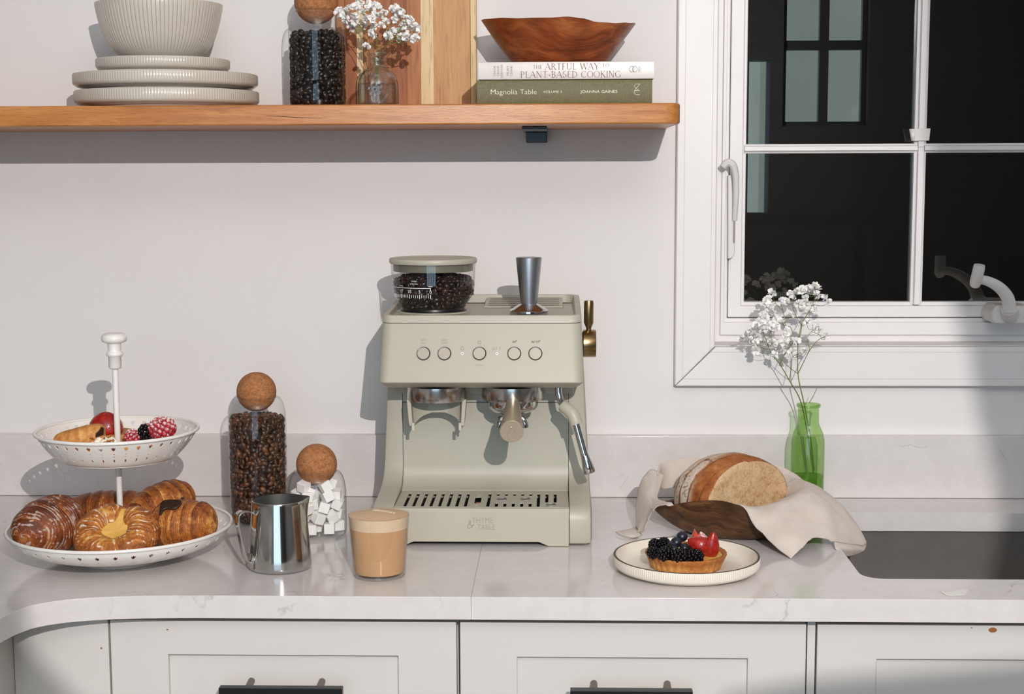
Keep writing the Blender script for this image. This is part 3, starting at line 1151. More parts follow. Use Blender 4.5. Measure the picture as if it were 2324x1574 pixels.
def jar_spots(radf, z0, z1, step, top=True):
    S = []
    z = z0
    while z < z1:
        r = radf(z)
        n = int(2 * PI * r / step)
        off = random.random()
        for j in range(n):
            t = 2 * PI * (j + off + random.uniform(-.25, .25)) / n
            rr = r - random.uniform(0.0028, 0.0046)
            S.append((Vector((rr * math.cos(t), rr * math.sin(t), z + random.uniform(-.0016, .0016))), Vector((math.cos(t), math.sin(t), random.gauss(0, .25))).normalized()))
        z += step * 0.68
    if top:
        r = radf(z1)
        for k in range(int(PI * r * r / (step * step * .45))):
            a, t = math.sqrt(random.random()) * (r - .005), random.uniform(0, 2 * PI)
            S.append((Vector((a * math.cos(t), a * math.sin(t), z1 + random.uniform(-.001, .004))), Vector((random.gauss(0, .4), random.gauss(0, .4), 1)).normalized()))
    return S


def ball_jar(name, label, loc, r, H, rim, ball, beans, top_z, blabel):
    t = thing(name, label, 'jar', loc, group='glass jars with cork ball stoppers')
    sh_ = H - 0.036
    prof = [(r - .004, 0.0), (r - .0005, 0.003), (r, 0.006), (r, sh_)]
    for i in range(1, 9):
        a = PI / 2 * i / 8 * .86
        prof.append((rim + (r - rim) * math.cos(a) ** .8, sh_ + (H - sh_) * math.sin(a) / math.sin(PI / 2 * .86)))
    prof.append((rim - .0008, H + .001))
    inner = [(max(a - .0018, 0), b + (.004 if b < .004 else 0)) for a, b in reversed(prof)]
    mk('glass_body', lathe(prof, 64, caps=False), 'jar_glass', t, local=True, smooth=180)
    mk('glass_base', lathe([(r - .001, .0045), (r - .003, .0058), (0, .0058)], 48, caps=False), 'jar_glass', t, local=True)
    mk('rim', lathe([(rim, H), (rim + .0012, H + .0012), (rim, H + .0024), (rim - .0012, H + .0012), (rim, H)], 48, caps=False), 'jar_glass', t, local=True, smooth=180)
    bz = H + math.sqrt(max(ball ** 2 - (rim - .001) ** 2, 0))
    mk('cork_ball', sphere((0, 0, bz + .0005), ball, 48, 28), 'cork', t, local=True, smooth=180)
    if beans:
        core = lathe([(0, .0075), (r - .0075, .0075), (r - .0075, top_z - .003), (0, top_z - .003)], 24, caps=False)
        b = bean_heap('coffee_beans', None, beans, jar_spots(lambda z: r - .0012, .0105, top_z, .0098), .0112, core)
        b.location = loc
        tag(b, blabel, 'coffee beans', kind='stuff')
    return t


ball_jar('storage_jar', 'tall glass jar of near-black beans with cork ball on the shelf', (-0.3692, -0.13, SZ1), 0.0437, 0.1478, 0.0318, 0.0335, 'bean_black', 0.110, 'near-black coffee beans filling the glass jar on the shelf')

# ------------------------------------------------------------------ chopping board of glued strips
bx = [P(x, 120, -.014).x for x in (765, 786, 811, 826, 890, 924, 956, 985, 1068, 1082)]
bm_ = ['board_brown', 'board_red', 'board_pale', 'board_brown', 'board_red', 'board_brown', 'board_pale', 'board_tan', 'board_pale']
t = thing('chopping_board', 'striped wooden chopping board of glued light and dark strips leaning on the wall', 'board', ((bx[0] + bx[-1]) / 2, -.01, SZ1))
for i in range(9):
    mk('wood_strip', box(bx[i] + .00008, bx[i + 1] - .00008, -0.0225, -0.0035, SZ1 + .0003, 1.02), bm_[i], t, bevel=0.0003 if 0 < i < 8 else 0.0015)

# ------------------------------------------------------------------ books and wooden bowl
BF = -0.262
g0b, g1b = P(1083, 230, BF), P(1480, 228, BF)


def book(name, label, x0, x1, z0, z1, y0, y1, cov, rot, rnd):
    cx = (x0 + x1) / 2
    t = thing(name, label, 'book', (cx, y0, z0), (0, 0, rot), group='cookbooks on the shelf')
    L = (x1 - x0) / 2
    h = z1 - z0
    D = y1 - y0
    sp = [(0, 0.0006), (-0.0012 * rnd, h * .12), (-0.0022 * rnd, h * .5), (-0.0012 * rnd, h * .88), (0, h - .0006), (0.003, h), (0.003, h - .0028), (0.0032, 0.0028), (0.003, 0)]
    v, f = prism([(a, b) for a, b in sp], -L, L, 'x')
    mk('spine', (v, f), cov, t, local=True, smooth=40)
    mk('cover', box(-L, L, .003, D, 0, .0026), cov, t, local=True, bevel=0.0006)
    mk('cover', box(-L, L, .003, D, h - .0026, h), cov, t, local=True, bevel=0.0006)
    mk('pages', box(-L + .003, L - .003, .0034, D - .003, .0027, h - .0027), 'paper', t, local=True, smooth=0)
    return t, L, h


SB = SZ1 + .0346
t, L, h = book('cookbook', 'olive green cloth cookbook lying at the bottom on the shelf', g0b.x, g1b.x, SZ1 + .0002, SB, BF, -0.045, 'book_green', 0.0, 1.0)
mid = (g0b.x + g1b.x) / 2


def bfn(px, y0, yoff, zc):
    x = P(px, 200, BF).x
    return sheet((x, yoff, zc), (1, 0, 0), (0, 0, 1))


zc = SZ1 + .0172
text('title_lettering', 'Magnolia Table', 'foil_text', t, bfn(1166, 0, BF - .0025, zc), 0.0105, width=(P(1218, 205, BF).x - P(1114, 205, BF).x), off=-.0001, extr=.0001)
text('volume_lettering', 'VOLUME 3', 'foil_text', t, bfn(1254, 0, BF - .0025, zc), 0.0048, width=P(1275, 205, BF).x - P(1233, 205, BF).x, extr=.0001)
text('author_lettering', 'JOANNA GAINES', 'foil_text', t, bfn(1359, 0, BF - .0025, zc), 0.0058, width=P(1401, 205, BF).x - P(1317, 205, BF).x, extr=.0001)
ex, ez = P(1446, 203, BF).x, P(1446, 203, BF).z
em = [(5.5, 8), (-3, 8), (-5, 5), (5, 0), (-5, 0), (5, 5)]
pp = [[(6, 9), (-4, 9), (-7, 5), (-3, 2), (6, -3)], [(6, 9), (-6, -2), (-7, -6), (-3, -9), (6, -9)], [(-6, -2), (4, -2)]]
mk('emblem', join(*[tube([Vector((ex + a * .00063, BF - .0026, ez + b * .00085)) for a, b in q], .00042, 6) for q in pp]), 'foil_text', t)
w0, w1 = P(1086, 160, BF - .003), P(1484, 155, BF - .003)
t, L, h2 = book('cookbook', 'white cookbook with brown serif lettering under the wooden bowl', w0.x, w1.x, SB + .0002, SB + .0256, BF - .003, -0.05, 'book_white', 0.0, 0.25)
zc = SB + .0128


def wfn(px, dz):
    return sheet((P(px, 160, BF).x, BF - .0038, zc + dz), (1, 0, 0), (0, 0, 1))


def wpx(a, b):
    return P(b, 160, BF).x - P(a, 160, BF).x


def serif(name, body, t, x0px, x1px, dz, h, mat='book_text'):
    """Roman capitals drawn with thick and thin strokes and slab feet"""
    G = {
        'A': (.8, [((.02, 0), (.38, 1), 0), ((.38, 1), (.74, 0), 1), ((.16, .36), (.6, .36), 0)], [(.02, 0), (.74, 0)]),
        'B': (.66, [((.14, 0), (.14, 1), 1), 'o.14 .76 .36 .24', 'o.14 .27 .42 .27'], [(.10, 0), (.10, 1)]),
        'C': (.78, ['c.42 .5 .36 .5'], []),
        'D': (.8, [((.14, 0), (.14, 1), 1), 'o.14 .5 .56 .5'], [(.10, 0), (.10, 1)]),
        'E': (.6, [((.14, 0), (.14, 1), 1), ((.14, 1), (.52, 1), 0), ((.14, .52), (.44, .52), 0), ((.14, 0), (.54, 0), 0)], []),
        'F': (.58, [((.14, 0), (.14, 1), 1), ((.14, 1), (.52, 1), 0), ((.14, .52), (.44, .52), 0)], [(.14, 0)]),
        'G': (.82, ['c.42 .5 .36 .5', ((.72, .42), (.72, .06), 1)], []),
        'H': (.84, [((.14, 0), (.14, 1), 1), ((.7, 0), (.7, 1), 1), ((.14, .52), (.7, .52), 0)], [(.14, 0), (.14, 1), (.7, 0), (.7, 1)]),
        'I': (.3, [((.15, 0), (.15, 1), 1)], [(.15, 0), (.15, 1)]),
        'K': (.74, [((.14, 0), (.14, 1), 1), ((.14, .45), (.62, 1), 0), ((.28, .58), (.68, 0), 1)], [(.14, 0), (.14, 1), (.66, 0), (.6, 1)]),
        'L': (.6, [((.14, 0), (.14, 1), 1), ((.14, 0), (.54, 0), 0)], [(.14, 1)]),
        'N': (.84, [((.14, 0), (.14, 1), 0), ((.12, 1), (.7, 0), 1), ((.7, 0), (.7, 1), 0)], [(.14, 0), (.12, 1), (.7, 1)]),
        'O': (.86, ['e.43 .5 .38 .5'], []),
        'P': (.64, [((.14, 0), (.14, 1), 1), 'o.14 .74 .42 .26'], [(.14, 0), (.10, 1)]),
        'R': (.72, [((.14, 0), (.14, 1), 1), 'o.14 .76 .38 .24', ((.32, .52), (.66, 0), 1)], [(.14, 0), (.10, 1), (.64, 0)]),
        'S': (.58, ['s'], []),
        'T': (.7, [((.35, 0), (.35, 1), 1), ((.03, 1), (.67, 1), 0)], [(.35, 0)]),
        'U': (.8, [((.14, 1), (.14, .3), 1), ((.66, 1), (.66, .3), 0), 'u.40 .3 .26 .3'], [(.14, 1), (.66, 1)]),
        'W': (1.05, [((.04, 1), (.3, 0), 1), ((.3, 0), (.53, 1), 0), ((.53, 1), (.78, 0), 1), ((.78, 0), (1.0, 1), 0)], [(.04, 1), (1.0, 1)]),
        'Y': (.74, [((.04, 1), (.37, .45), 1), ((.37, .45), (.7, 1), 0), ((.37, 0), (.37, .45), 1)], [(.37, 0), (.04, 1), (.7, 1)]),
        '-': (.4, [((.06, .4), (.32, .4), 1)], []), ' ': (.38, [], [])}
    tk, tn = .048, .018
    V, Fc = [], []

    def stroke(a, b, w):
        a, b = Vector(a), Vector(b)
        d = (b - a)
        nrm = Vector((-d.y, d.x)).normalized() * w
        k = len(V)
        for q in (a - nrm, b - nrm, b + nrm, a + nrm):
            V.append(q.copy())
        Fc.append((k, k + 1, k + 2, k + 3))

    def arc(cx, cy, rx, ry, a0, a1, n=14):
        k = len(V)
        for i in range(n + 1):
            a = a0 + (a1 - a0) * i / n
            w = tn + (tk - tn) * abs(math.cos(a)) ** 1.5
            for s in (-1, 1):
                V.append(Vector((cx + (rx + s * w) * math.cos(a), cy + (ry + s * tn) * math.sin(a))))
        for i in range(n):
            q = k + 2 * i
            Fc.append((q, q + 2, q + 3, q + 1))

    x = 0
    runs = []
    for ch in body:
        wd, st, se = G[ch]
        k0 = len(V)
        for s in st:
            if isinstance(s, str):
                if s == 's':
                    arc(.29, .75, .2, .25, .35 * PI * .6, 1.5 * PI)
                    arc(.29, .26, .22, .26, -.98 * PI, .5 * PI)
                    continue
                kind = s[0]
                cx, cy, rx, ry = [float(q) for q in s[1:].split()]
                if kind == 'o':
                    arc(cx, cy, rx, ry, -PI / 2, PI / 2)
                elif kind == 'c':
                    arc(cx, cy, rx, ry, .25 * PI, 1.75 * PI)
                elif kind == 'e':
                    arc(cx, cy, rx, ry, 0, 2 * PI, 22)
                elif kind == 'u':
                    arc(cx, cy, rx, ry, PI, 2 * PI)
            else:
                stroke(s[0], s[1], tk if s[2] else tn)
        for q in se:
            stroke((q[0] - .11, q[1]), (q[0] + .11, q[1]), tn)
        for q in range(k0, len(V)):
            V[q].x += x
        x += wd + .06
    X0, X1 = P(x0px, 160, BF).x, P(x1px, 160, BF).x
    k = (X1 - X0) / (x - .06)
    W = [Vector((X0 + v.x * k, BF - .0042, zc + dz + (v.y - .5) * h)) for v in V]
    return mk(name, (W, Fc), mat, t, smooth=0, solid=.0001)


pz = lambda y: P(1280, y, BF).z - zc
serif('title_lettering', 'THE', t, 1209, 1231, pz(152), .0052)
serif('title_lettering', 'ARTFUL WAY', t, 1237, 1360, pz(151), .0088)
serif('title_lettering', 'TO', t, 1367, 1382, pz(149), .0052)
serif('title_lettering', 'PLANT-BASED COOKING', t, 1181, 1409, pz(169), .0088)


def vert(px, y):
    return sheet((P(px, 160, BF).x, BF - .0041, zc), (0, 0, 1), (-1, 0, 0))


for px, s in ((1123, 'CHLOE'), (1131, 'CRANE'), (1139, 'LEROUX'), (1153, 'TRUDY'), (1161, 'CRANE')):
    text('author_lettering', s, 'book_text_grey', t, vert(px, 0), .0046, width=.0145 if len(s) < 6 else .0185, extr=.0001)
ex, ez = P(1437, 157, BF).x, P(1437, 157, BF).z
mk('publisher_mark', join(*[tube([Vector((ex + sx * .0022 + .0034 * math.cos(a / 12 * 2 * PI), BF - .0041, ez + .0042 * math.sin(a / 12 * 2 * PI))) for a in range(13)], .0004, 5) for sx in (-1, 1)]), 'book_text_grey', t)
mk('publisher_mark', join(*[tube([Vector((P(1449 + 3 * i, 157, BF).x, BF - .0041, ez - .004)), Vector((P(1449 + 3 * i, 157, BF).x, BF - .0041, ez + .004))], .0003, 5) for i in range(2)]), 'book_text_grey', t)


def live_bowl(name, label, loc, base, rim, H, mat, wave, nr=10, n=64, sub=1):
    """carved bowl: base (rx, ry), rim(theta) -> (r_x, r_y, z); walls straight or bellied"""
    t = thing(name, label, 'bowl', loc)
    V, Fc = [], []
    rows = []
    for i in range(nr + 1):
        s = i / nr
        rows.append([(th, s, 0) for th in range(n)])
    for i in range(nr + 1):
        s = i / nr
        for j in range(n):
            th = 2 * PI * j / n
            rx, ry, z = rim(th)
            e = s ** wave
            V.append(Vector(((base[0] + (rx - base[0]) * e) * math.cos(th), (base[1] + (ry - base[1]) * e) * math.sin(th), z * s)))
    for i in range(nr, -1, -1):
        s = i / nr
        for j in range(n):
            th = 2 * PI * j / n
            rx, ry, z = rim(th)
            e = s ** wave
            a = (base[0] + (rx - base[0]) * e) - .006
            b = (base[1] + (ry - base[1]) * e) - .006
            V.append(Vector((a * math.cos(th), b * math.sin(th), max(z * s - (0.001 if i == nr else 0), .008))))
    R_ = 2 * nr + 2
    for i in range(R_ - 1):
        for j in range(n):
            a, b = i * n + j, i * n + (j + 1) % n
            Fc.append((a, b, b + n, a + n))
    Fc.append(tuple(range(n - 1, -1, -1)))
    k = (R_ - 1) * n
    Fc.append(tuple(range(k, k + n)))
    mk('body', (V, Fc), mat, t, local=True, smooth=50)
    return t


bz = SB + .0260
bc = (0.0005, -0.135)


def rim1(th):
    c, s = math.cos(th), math.sin(th)
    rx = .117
    ry = .105 * (1 + .04 * math.sin(3 * th + 1))
    # left tip high, hump right of the middle, dip, then up to the right tip
    ks_ = [(-1.01, .0705), (-.8, .0680), (-.45, .0645), (-.1, .0640), (.12, .0655), (.3, .0635), (.48, .0590), (.7, .0590), (.88, .0615), (1.01, .0640)]
    for (a0, z0), (a1, z1) in zip(ks_, ks_[1:]):
        if a0 <= c <= a1:
            q = (c - a0) / (a1 - a0)
            q = q * q * (3 - 2 * q)
            zf = z0 + (z1 - z0) * q
    zb = .0672 - .0033 * c
    m_ = min(1, max(0, (.15 - s) / .3))
    z = zb + (zf - zb) * m_
    return rx, ry, z


live_bowl('wooden_bowl', 'reddish live-edge wooden bowl standing on the white cookbook', (bc[0], bc[1], bz), (.066, .058), rim1, .07, 'teak_red', 0.92, n=96)


# ------------------------------------------------------------------ baby's breath
def blossom_mesh(seed):
    rnd = random.Random(seed)
    V, Fc = [], []
    for i in range(15):
        d = Vector((rnd.gauss(0, 1), rnd.gauss(0, 1), rnd.gauss(.25, .8))).normalized()
        a = d.orthogonal().normalized()
        a = Matrix.Rotation(rnd.uniform(0, 6.28), 3, d) @ a
        b = d.cross(a)
        k = len(V)
        o = d * .35
        for q in (o * .4, o + a * .46 + d * .28, o + d * .62 + a * .18, o + d * .66 - a * .2, o - a * .46 + d * .3):
            V.append(q + b * rnd.uniform(-.12, .12))
        V.append(o + d * .3 + b * .16)
        Fc += [(k, k + 1, k + 5), (k + 1, k + 2, k + 5), (k + 2, k + 3, k + 5), (k + 3, k + 4, k + 5), (k + 4, k, k + 5)]
    return V, Fc


BLOS = []
for sd in (1, 2, 3):
    v, f = blossom_mesh(sd)
    me = bpy.data.meshes.new('blossom')
    me.from_pydata([tuple(q) for q in v], [], f)
    me.materials.append(MATS['petal'])
    me.polygons.foreach_set('use_smooth', [True] * len(f))
    BLOS.append(me)


def sprig(name, label, root, stems, blooms, size, seed):
    """stems: list of (polyline, radius); blooms: list of points, each tied to the nearest stem tip"""
    rnd = random.Random(seed)
    t = thing(name, label, 'flowers', root, group="sprigs of baby's breath")
    root = Vector(root)
    nodes = []
    for pl, r in stems:
        pts = catmull(pl, 6)
        mk('stem', tube(pts, [r * (1.0 - .35 * i / len(pts)) for i in range(len(pts))], 7), 'stem_green', t)
        nodes += pts[len(pts) // 3:]
    tw = []
    for p in blooms:
        lowest = [q for q in nodes if q.z < p.z - .004]
        q = min(lowest or nodes, key=lambda a: (a - p).length + .25 * abs(a.z - p.z))
        m = (p + q) / 2 + Vector((rnd.uniform(-.003, .003), rnd.uniform(-.003, .003), -.004))
        if (p - q).length > .004:
            tw.append(tube(catmull([q, m, p], 4), .00034, 5))
    if tw:
        mk('twigs', join(*tw), 'stem_green', t)
    for i, p in enumerate(blooms):
        o = bpy.data.objects.new('blossom', BLOS[i % 3])
        o.location = p - root
        o.rotation_euler = (rnd.uniform(-.6, .6), rnd.uniform(-.6, .6), rnd.uniform(0, 6))
        s = size * rnd.uniform(.8, 1.15)
        o.scale = (s, s, s)
        link(o, t, root)
    return t


# clear embossed bottle on the shelf
BY = -0.19
cbx = P(856, 200, BY).x
t = thing('glass_bottle', 'small clear embossed bottle of water holding white flowers on the shelf', 'bottle', (cbx, BY, SZ1))
r = .0318
prof = [(r - .003, .0), (r - .0006, .0015), (r, .005), (r, .031), (r - .001, .037), (r * .91, .044), (r * .76, .0505), (r * .55, .0555), (.0145, .058), (.0128, .0605), (.0128, .066), (.0138, .0675), (.0128, .069), (.0128, .0745), (.0146, .076), (.0148, .079), (.0140, .0805)]
fl = lambda th, i: (.0006 * math.cos(th * 14) if 2 <= i <= 7 else 0)
mk('glass_body', lathe(prof, 112, caps=False, mod=fl), 'clear_bottle', t, local=True, smooth=180)
mk('glass_body', lathe([(a - .0026, b + .003 if b < .004 else b) for a, b in prof], 64, caps=False), 'clear_bottle', t, local=True, smooth=180)
mk('base', lathe([(r - .004, .0008), (r - .009, .003), (0, .0045)], 48, caps=False), 'clear_bottle', t, local=True, smooth=180)
mk('water', lathe([(0, .0055), (r - .0045, .0055), (r - .0035, .031), (r - .0035, .0345), (0, .0345)], 48, caps=False), 'water', t, local=True, smooth=60)
med = []
yy = -r - .0002
for rr in (.0215, .0195):
    med.append(tube([Vector((rr * math.sin(a) * .95, -math.sqrt(max((r + .0004) ** 2 - (rr * math.sin(a)) ** 2 * .9, 0)), .0245 + rr * math.cos(a))) for a in [2 * PI * i / 32 for i in range(33)]], .0009, 8, False))
for i in range(7):
    a = 2 * PI * i / 7 + .3
    for rr, s in ((.009, .0042), (.003, .003)):
        x, z = rr * math.cos(a), rr * math.sin(a)
        med.append(sphere((x, -math.sqrt((r + .0002) ** 2 - x * x), .0245 + z), s, 10, 6, (1, .45, 1)))
mk('embossed_medallion', join(*med), 'clear_bottle', t, local=True, smooth=180)
bl_px = [(769, 28), (776, 38), (785, 44), (791, 19), (793, 55), (806, 16), (805, 36), (816, 6), (806, 48), (822, 28), (825, 58), (830, 42), (836, 10), (842, 18), (851, 14), (850, 34), (857, 17), (862, 36), (872, 28), (866, 58), (848, 58), (846, 42), (876, 48), (891, 20), (898, 16), (903, 24), (912, 30), (905, 36), (922, 42), (929, 46), (935, 54), (920, 54), (913, 58), (928, 66), (943, 62), (945, 68), (927, 86), (921, 84), (944, 86), (941, 88), (884, 76), (882, 82), (908, 90), (910, 84), (843, 74), (846, 80), (832, 105), (896, 44), (782, 50), (774, 24), (798, 62), (895, 70), (903, 72), (783, 31), (799, 40), (814, 14)]
rn = random.Random(3)
blooms = [P(x, y, BY + rn.uniform(-.028, .030)) for x, y in bl_px]
bs = Vector((cbx, BY, SZ1))
zz = lambda x, y, d: P(x, y, BY + d)
stems = [([bs + Vector((.003, 0, .008)), zz(853, 150, 0), zz(846, 108, .004), zz(826, 70, .008), zz(806, 48, .01)], .0007),
         ([bs + Vector((-.004, .003, .008)), zz(857, 150, 0), zz(858, 108, -.004), zz(848, 60, -.01), zz(842, 24, -.012)], .0007),
         ([bs + Vector((.006, -.003, .009)), zz(859, 148, 0), zz(872, 112, -.005), zz(898, 80, -.012), zz(918, 50, -.01)], .0007),
         ([bs + Vector((-.006, 0, .009)), zz(851, 150, 0), zz(838, 118, .006), zz(812, 72, .012), zz(786, 46, .012)], .0006),
         ([zz(880, 100, -.007), zz(892, 88, -.01), zz(920, 78, -.014), zz(938, 70, -.014)], .0005),
         ([bs + Vector((.002, .004, .008)), zz(856, 148, 0), zz(864, 110, .01), zz(882, 66, .02), zz(896, 34, .02)], .0006)]
sprig('flower_sprig', "white baby's breath sprays in the clear bottle on the shelf", bs + Vector((0, 0, .006)), stems, blooms, .0074, 5)

# ================================================================== coffee machine
CX = -0.1105
em = thing('coffee_machine', 'sage-beige espresso machine with five buttons in the middle of the worktop', 'coffee machine', (CX, -0.2, 0))


def loft(secs, nc=6, tilt=None):
    """secs: (z, half width, y front, y back, corner radius, slope) -> solid of rounded rectangles"""
    V, Fc = [], []
    for z, hw, yf, yb, r, sl in secs:
        pts = rrect(CX - hw, CX + hw, yf, yb, r, nc)
        V += [Vector((x, y, z + sl * (y - yf))) for x, y in pts]
    n = len(rrect(0, 1, 0, 1, .1, nc))
    for i in range(len(secs) - 1):
        for j in range(n):
            a, b = i * n + j, i * n + (j + 1) % n
            Fc.append((a, b, b + n, a + n))
    Fc.append(tuple(range(n - 1, -1, -1)))
    k = (len(secs) - 1) * n
    Fc.append(tuple(range(k, k + n)))
    return V, Fc


cheek = [(-.045, .003), (-.045, .2355), (-.2, .2355), (-.2, .098), (-.203, .086), (-.211, .0755), (-.224, .068), (-.242, .0635), (-.326, .0575), (-.339, .054), (-.3455, .047), (-.347, .038), (-.347, .013), (-.344, .005), (-.338, .002)]


def hw(z):
    return .1500 + (.1595 - .1500) * min(1, max(0, (.2 - z) / .14))


for s in (-1, 1):
    V, Fc = [], []
    n = len(cheek)
    xs_ = [(.1268, 0), (None, .9), (None, 1)]
    for q in range(4):
        for (y, z) in cheek:
            if q == 0:
                x = .1270
            elif q == 1:
                x = hw(z) - .009
            elif q == 2:
                x = hw(z) - .0025
            else:
                x = hw(z)
            ins = (0, 0, .0025, .009)[q]
            yy = y + ins if y < -.05 else y
            zz = z
            if y < -.33 and z < .02:
                zz = max(z, .002 + ins * .8)
            elif z > .04 and y < -.2:
                zz = z - ins * .8
            V.append(Vector((CX + s * x, yy, zz)))
    for q in range(3):
        for j in range(n):
            a, b = q * n + j, q * n + (j + 1) % n
            Fc.append((a, b, b + n, a + n))
    Fc.append(tuple(range(n - 1, -1, -1)))
    Fc.append(tuple(range(3 * n, 4 * n)))
    mk('side_cheek', (V, Fc), 'sage', em, smooth=40)
plate_prof = [(-.045, .012), (-.045, .2352), (-.1995, .2352), (-.1995, .090), (-.2015, .0775), (-.207, .0675), (-.216, .0605), (-.2285, .0575), (-.2285, .012)]
mk('back_plate', prism(plate_prof, CX - .1264, CX + .1264, 'x'), 'sage', em, smooth=40)
mk('plate_seam', join(box(CX - .1264, CX + .1264, -.2002, -.199, .1868, .1877), box(CX - .12705, CX - .1263, -.2, -.05, .01, .23), box(CX + .1263, CX + .12705, -.2, -.05, .01, .23)), 'seam', em, smooth=0)
# drip tray with pierced grille
dt = mk('drip_tray', panel_xz([(CX - .1262, .0005), (CX - .112, .0005), (CX - .098, .0068), (CX + .083, .0068), (CX + .097, .0005), (CX + .1262, .0005), (CX + .1262, .0520), (CX - .1262, .0520)], [], -.347, -.3405), 'sage', em, bevel=0.0012)
mk('tray_lip', prism([(-.3468, .0518), (-.3445, .0553), (-.3395, .0562), (-.3395, .050), (-.3465, .050)], CX - .1262, CX + .1262, 'x'), 'sage', dt, smooth=30)
mk('tray_tub', join(box(CX - .1258, CX + .1258, -.3395, -.2295, .008, .0455), box(CX - .1258, CX - .1235, -.3395, -.2295, .0455, .0545), box(CX + .1235, CX + .1258, -.3395, -.2295, .0455, .0545)), 'black_void', dt, smooth=0)
gy0, gy1 = -.3365, -.2468
gw = .0023
holes = [slot(-.2215 + .0125 * i, gy0, gy1, gw) for i in range(8)]
holes += [slot(-.1177, -.3165, -.2705, .0047, 6), oval(-.1177, -.2600, .0028, .0022), oval(-.1177, -.3285, .0034, .0024)]
holes += [slot(-.1016, gy0, gy1, gw), slot(-.0288, gy0, gy1, gw)]
for i in range(5):
    x = -.0893 + .0122 * i
    holes += [slot(x, -.2640, gy1, gw), slot(x, gy0, -.3100, gw)]
holes += [oval(-.0826, -.2865, .0088, .0078, 20), oval(-.0480, -.2865, .0088, .0078, 20)]
holes += [slot(-.0166, -.3085, gy1, gw), slot(-.0043, -.3085, gy1, gw), oval(-.0104, -.3235, .0088, .0078, 20)]
mk('grille', slab([(CX - .1258, -.3397), (CX + .1258, -.3397), (CX + .1258, -.2292), (CX - .1258, -.2292)], holes, .0548, .0565), 'sage', dt, smooth=0)
mk('level_float', box(-.1213, -.1141, -.3135, -.2850, .0450, .0515), 'float_orange', dt, bevel=0.001)
chr_ = [tube([Vector((cx + .0085 * math.cos(a), cy + .0075 * math.sin(a), .0565)) for a in [2 * PI * i / 24 for i in range(25)]], .0007, 6, False) for cx, cy in ((-.0826, -.2865), (-.0480, -.2865), (-.0104, -.3235))]
for q in chr_:
    mk('grille_ring', q, 'chrome', dt)
text('brand_lettering', 'THYME', 'sage_text', em, sheet((P(1095, 1181, -.347).x, -.3472, P(1095, 1181, -.347).z), (1, 0, 0), (0, 0, 1)), .0125, width=.0300, extr=.0003, off=-.00015)
text('brand_lettering', 'TABLE', 'sage_text', em, sheet((P(1103, 1196, -.347).x, -.3472, P(1103, 1196, -.347).z), (1, 0, 0), (0, 0, 1)), .0110, width=.0250, extr=.0003, off=-.00015)


def ampersand(c, s, xa, ya, r):
    pts = [(.62, -.38), (.25, .02), (-.05, .38), (-.12, .62), (.02, .85), (.2, .8), (.25, .6), (.1, .35), (-.3, .05), (-.45, -.25), (-.3, -.55), (.05, -.62), (.4, -.38), (.58, .0), (.72, .12), (.82, .02), (.72, -.1)]
    c, xa, ya = Vector(c), Vector(xa), Vector(ya)
    return tube(catmull([c + xa * a * s + ya * b * s for a, b in pts], 4), r, 7)


mk('brand_ampersand', ampersand((P(1066, 1191, -.347).x, -.3473, P(1066, 1191, -.347).z), .0070, (1, 0, 0), (0, 0, 1), .0005), 'sage_text', em)
for s in (-1, 1):
    for y in (-.30, -.09):
        mk('foot', lathe([(.011, 0), (.012, .001), (.012, .006)], 20, (CX + s * .13, y, 0)), 'black_metal', em)
# brew head
FT = .3576                       # panel leans back by this much per metre of height
yp = lambda z: -.335 + (z - .2365) * FT
hd = mk('brew_head', loft([(.2080, .1335, -.248, -.047, .006, 0), (.2225, .1350, -.252, -.047, .008, 0), (.2245, .1360, -.303, -.047, .008, 0), (.2300, .1425, -.322, -.046, .012, 0), (.2362, .1478, -.3346, -.045, .015, 0), (.2375, .1482, -.335, -.045, .016, 0), (.3178, .1447, yp(.3178), -.045, .016, .030), (.3186, .1440, yp(.3178) + .0008, -.046, .0155, .030)]), 'sage', em, smooth=25)
mk('head_seam', loft([(.3184, .1438, yp(.318) + .001, -.046, .015, .03), (.3196, .1438, yp(.318) + .001, -.046, .015, .03)]), 'seam', hd)
tl = []
yf = yp(.318)
V, Fc = loft([(.3195, .1447, yf, -.045, .016, .03), (.3278, .1444, yf + .002, -.045, .016, .036), (.3300, .1435, yf + .003, -.046, .016, .036), (.3302, .1360, yf + .005, -.055, .014, .036), (.3268, .1330, yf + .010, -.058, .012, .0), (.3266, .1325, yf + .011, -.058, .012, 0)])
mk('top_lid', (V, Fc), 'sage', em, smooth=30)
vent = [prism([(-.148, .3268), (-.148, .3292), (-.060, .3352), (-.060, .3268)], CX - .004, CX + .118, 'x')]
mk('vent_panel', join(*vent), 'sage', em, bevel=0.001)
mk('vent_line', join(*[box(CX + .002, CX + .112, -.140 + .018 * i, -.1375 + .018 * i, .3302 + .00125 * i, .3306 + .00125 * i) for i in range(5)]), 'sage_dark', em, smooth=0)
# push buttons
an = math.atan(FT)
nd = Vector((0, -math.cos(an), math.sin(an)))
td = Vector((0, math.sin(an), math.cos(an)))
ROTP = Matrix(((1, 0, 0), (0, td.y, nd.y), (0, td.z, nd.z))).to_4x4()


def on_panel(px, py):
    p = P(px, py, -.32)
    for _ in range(6):
        p = P(px, py, yp(p.z))
    return p


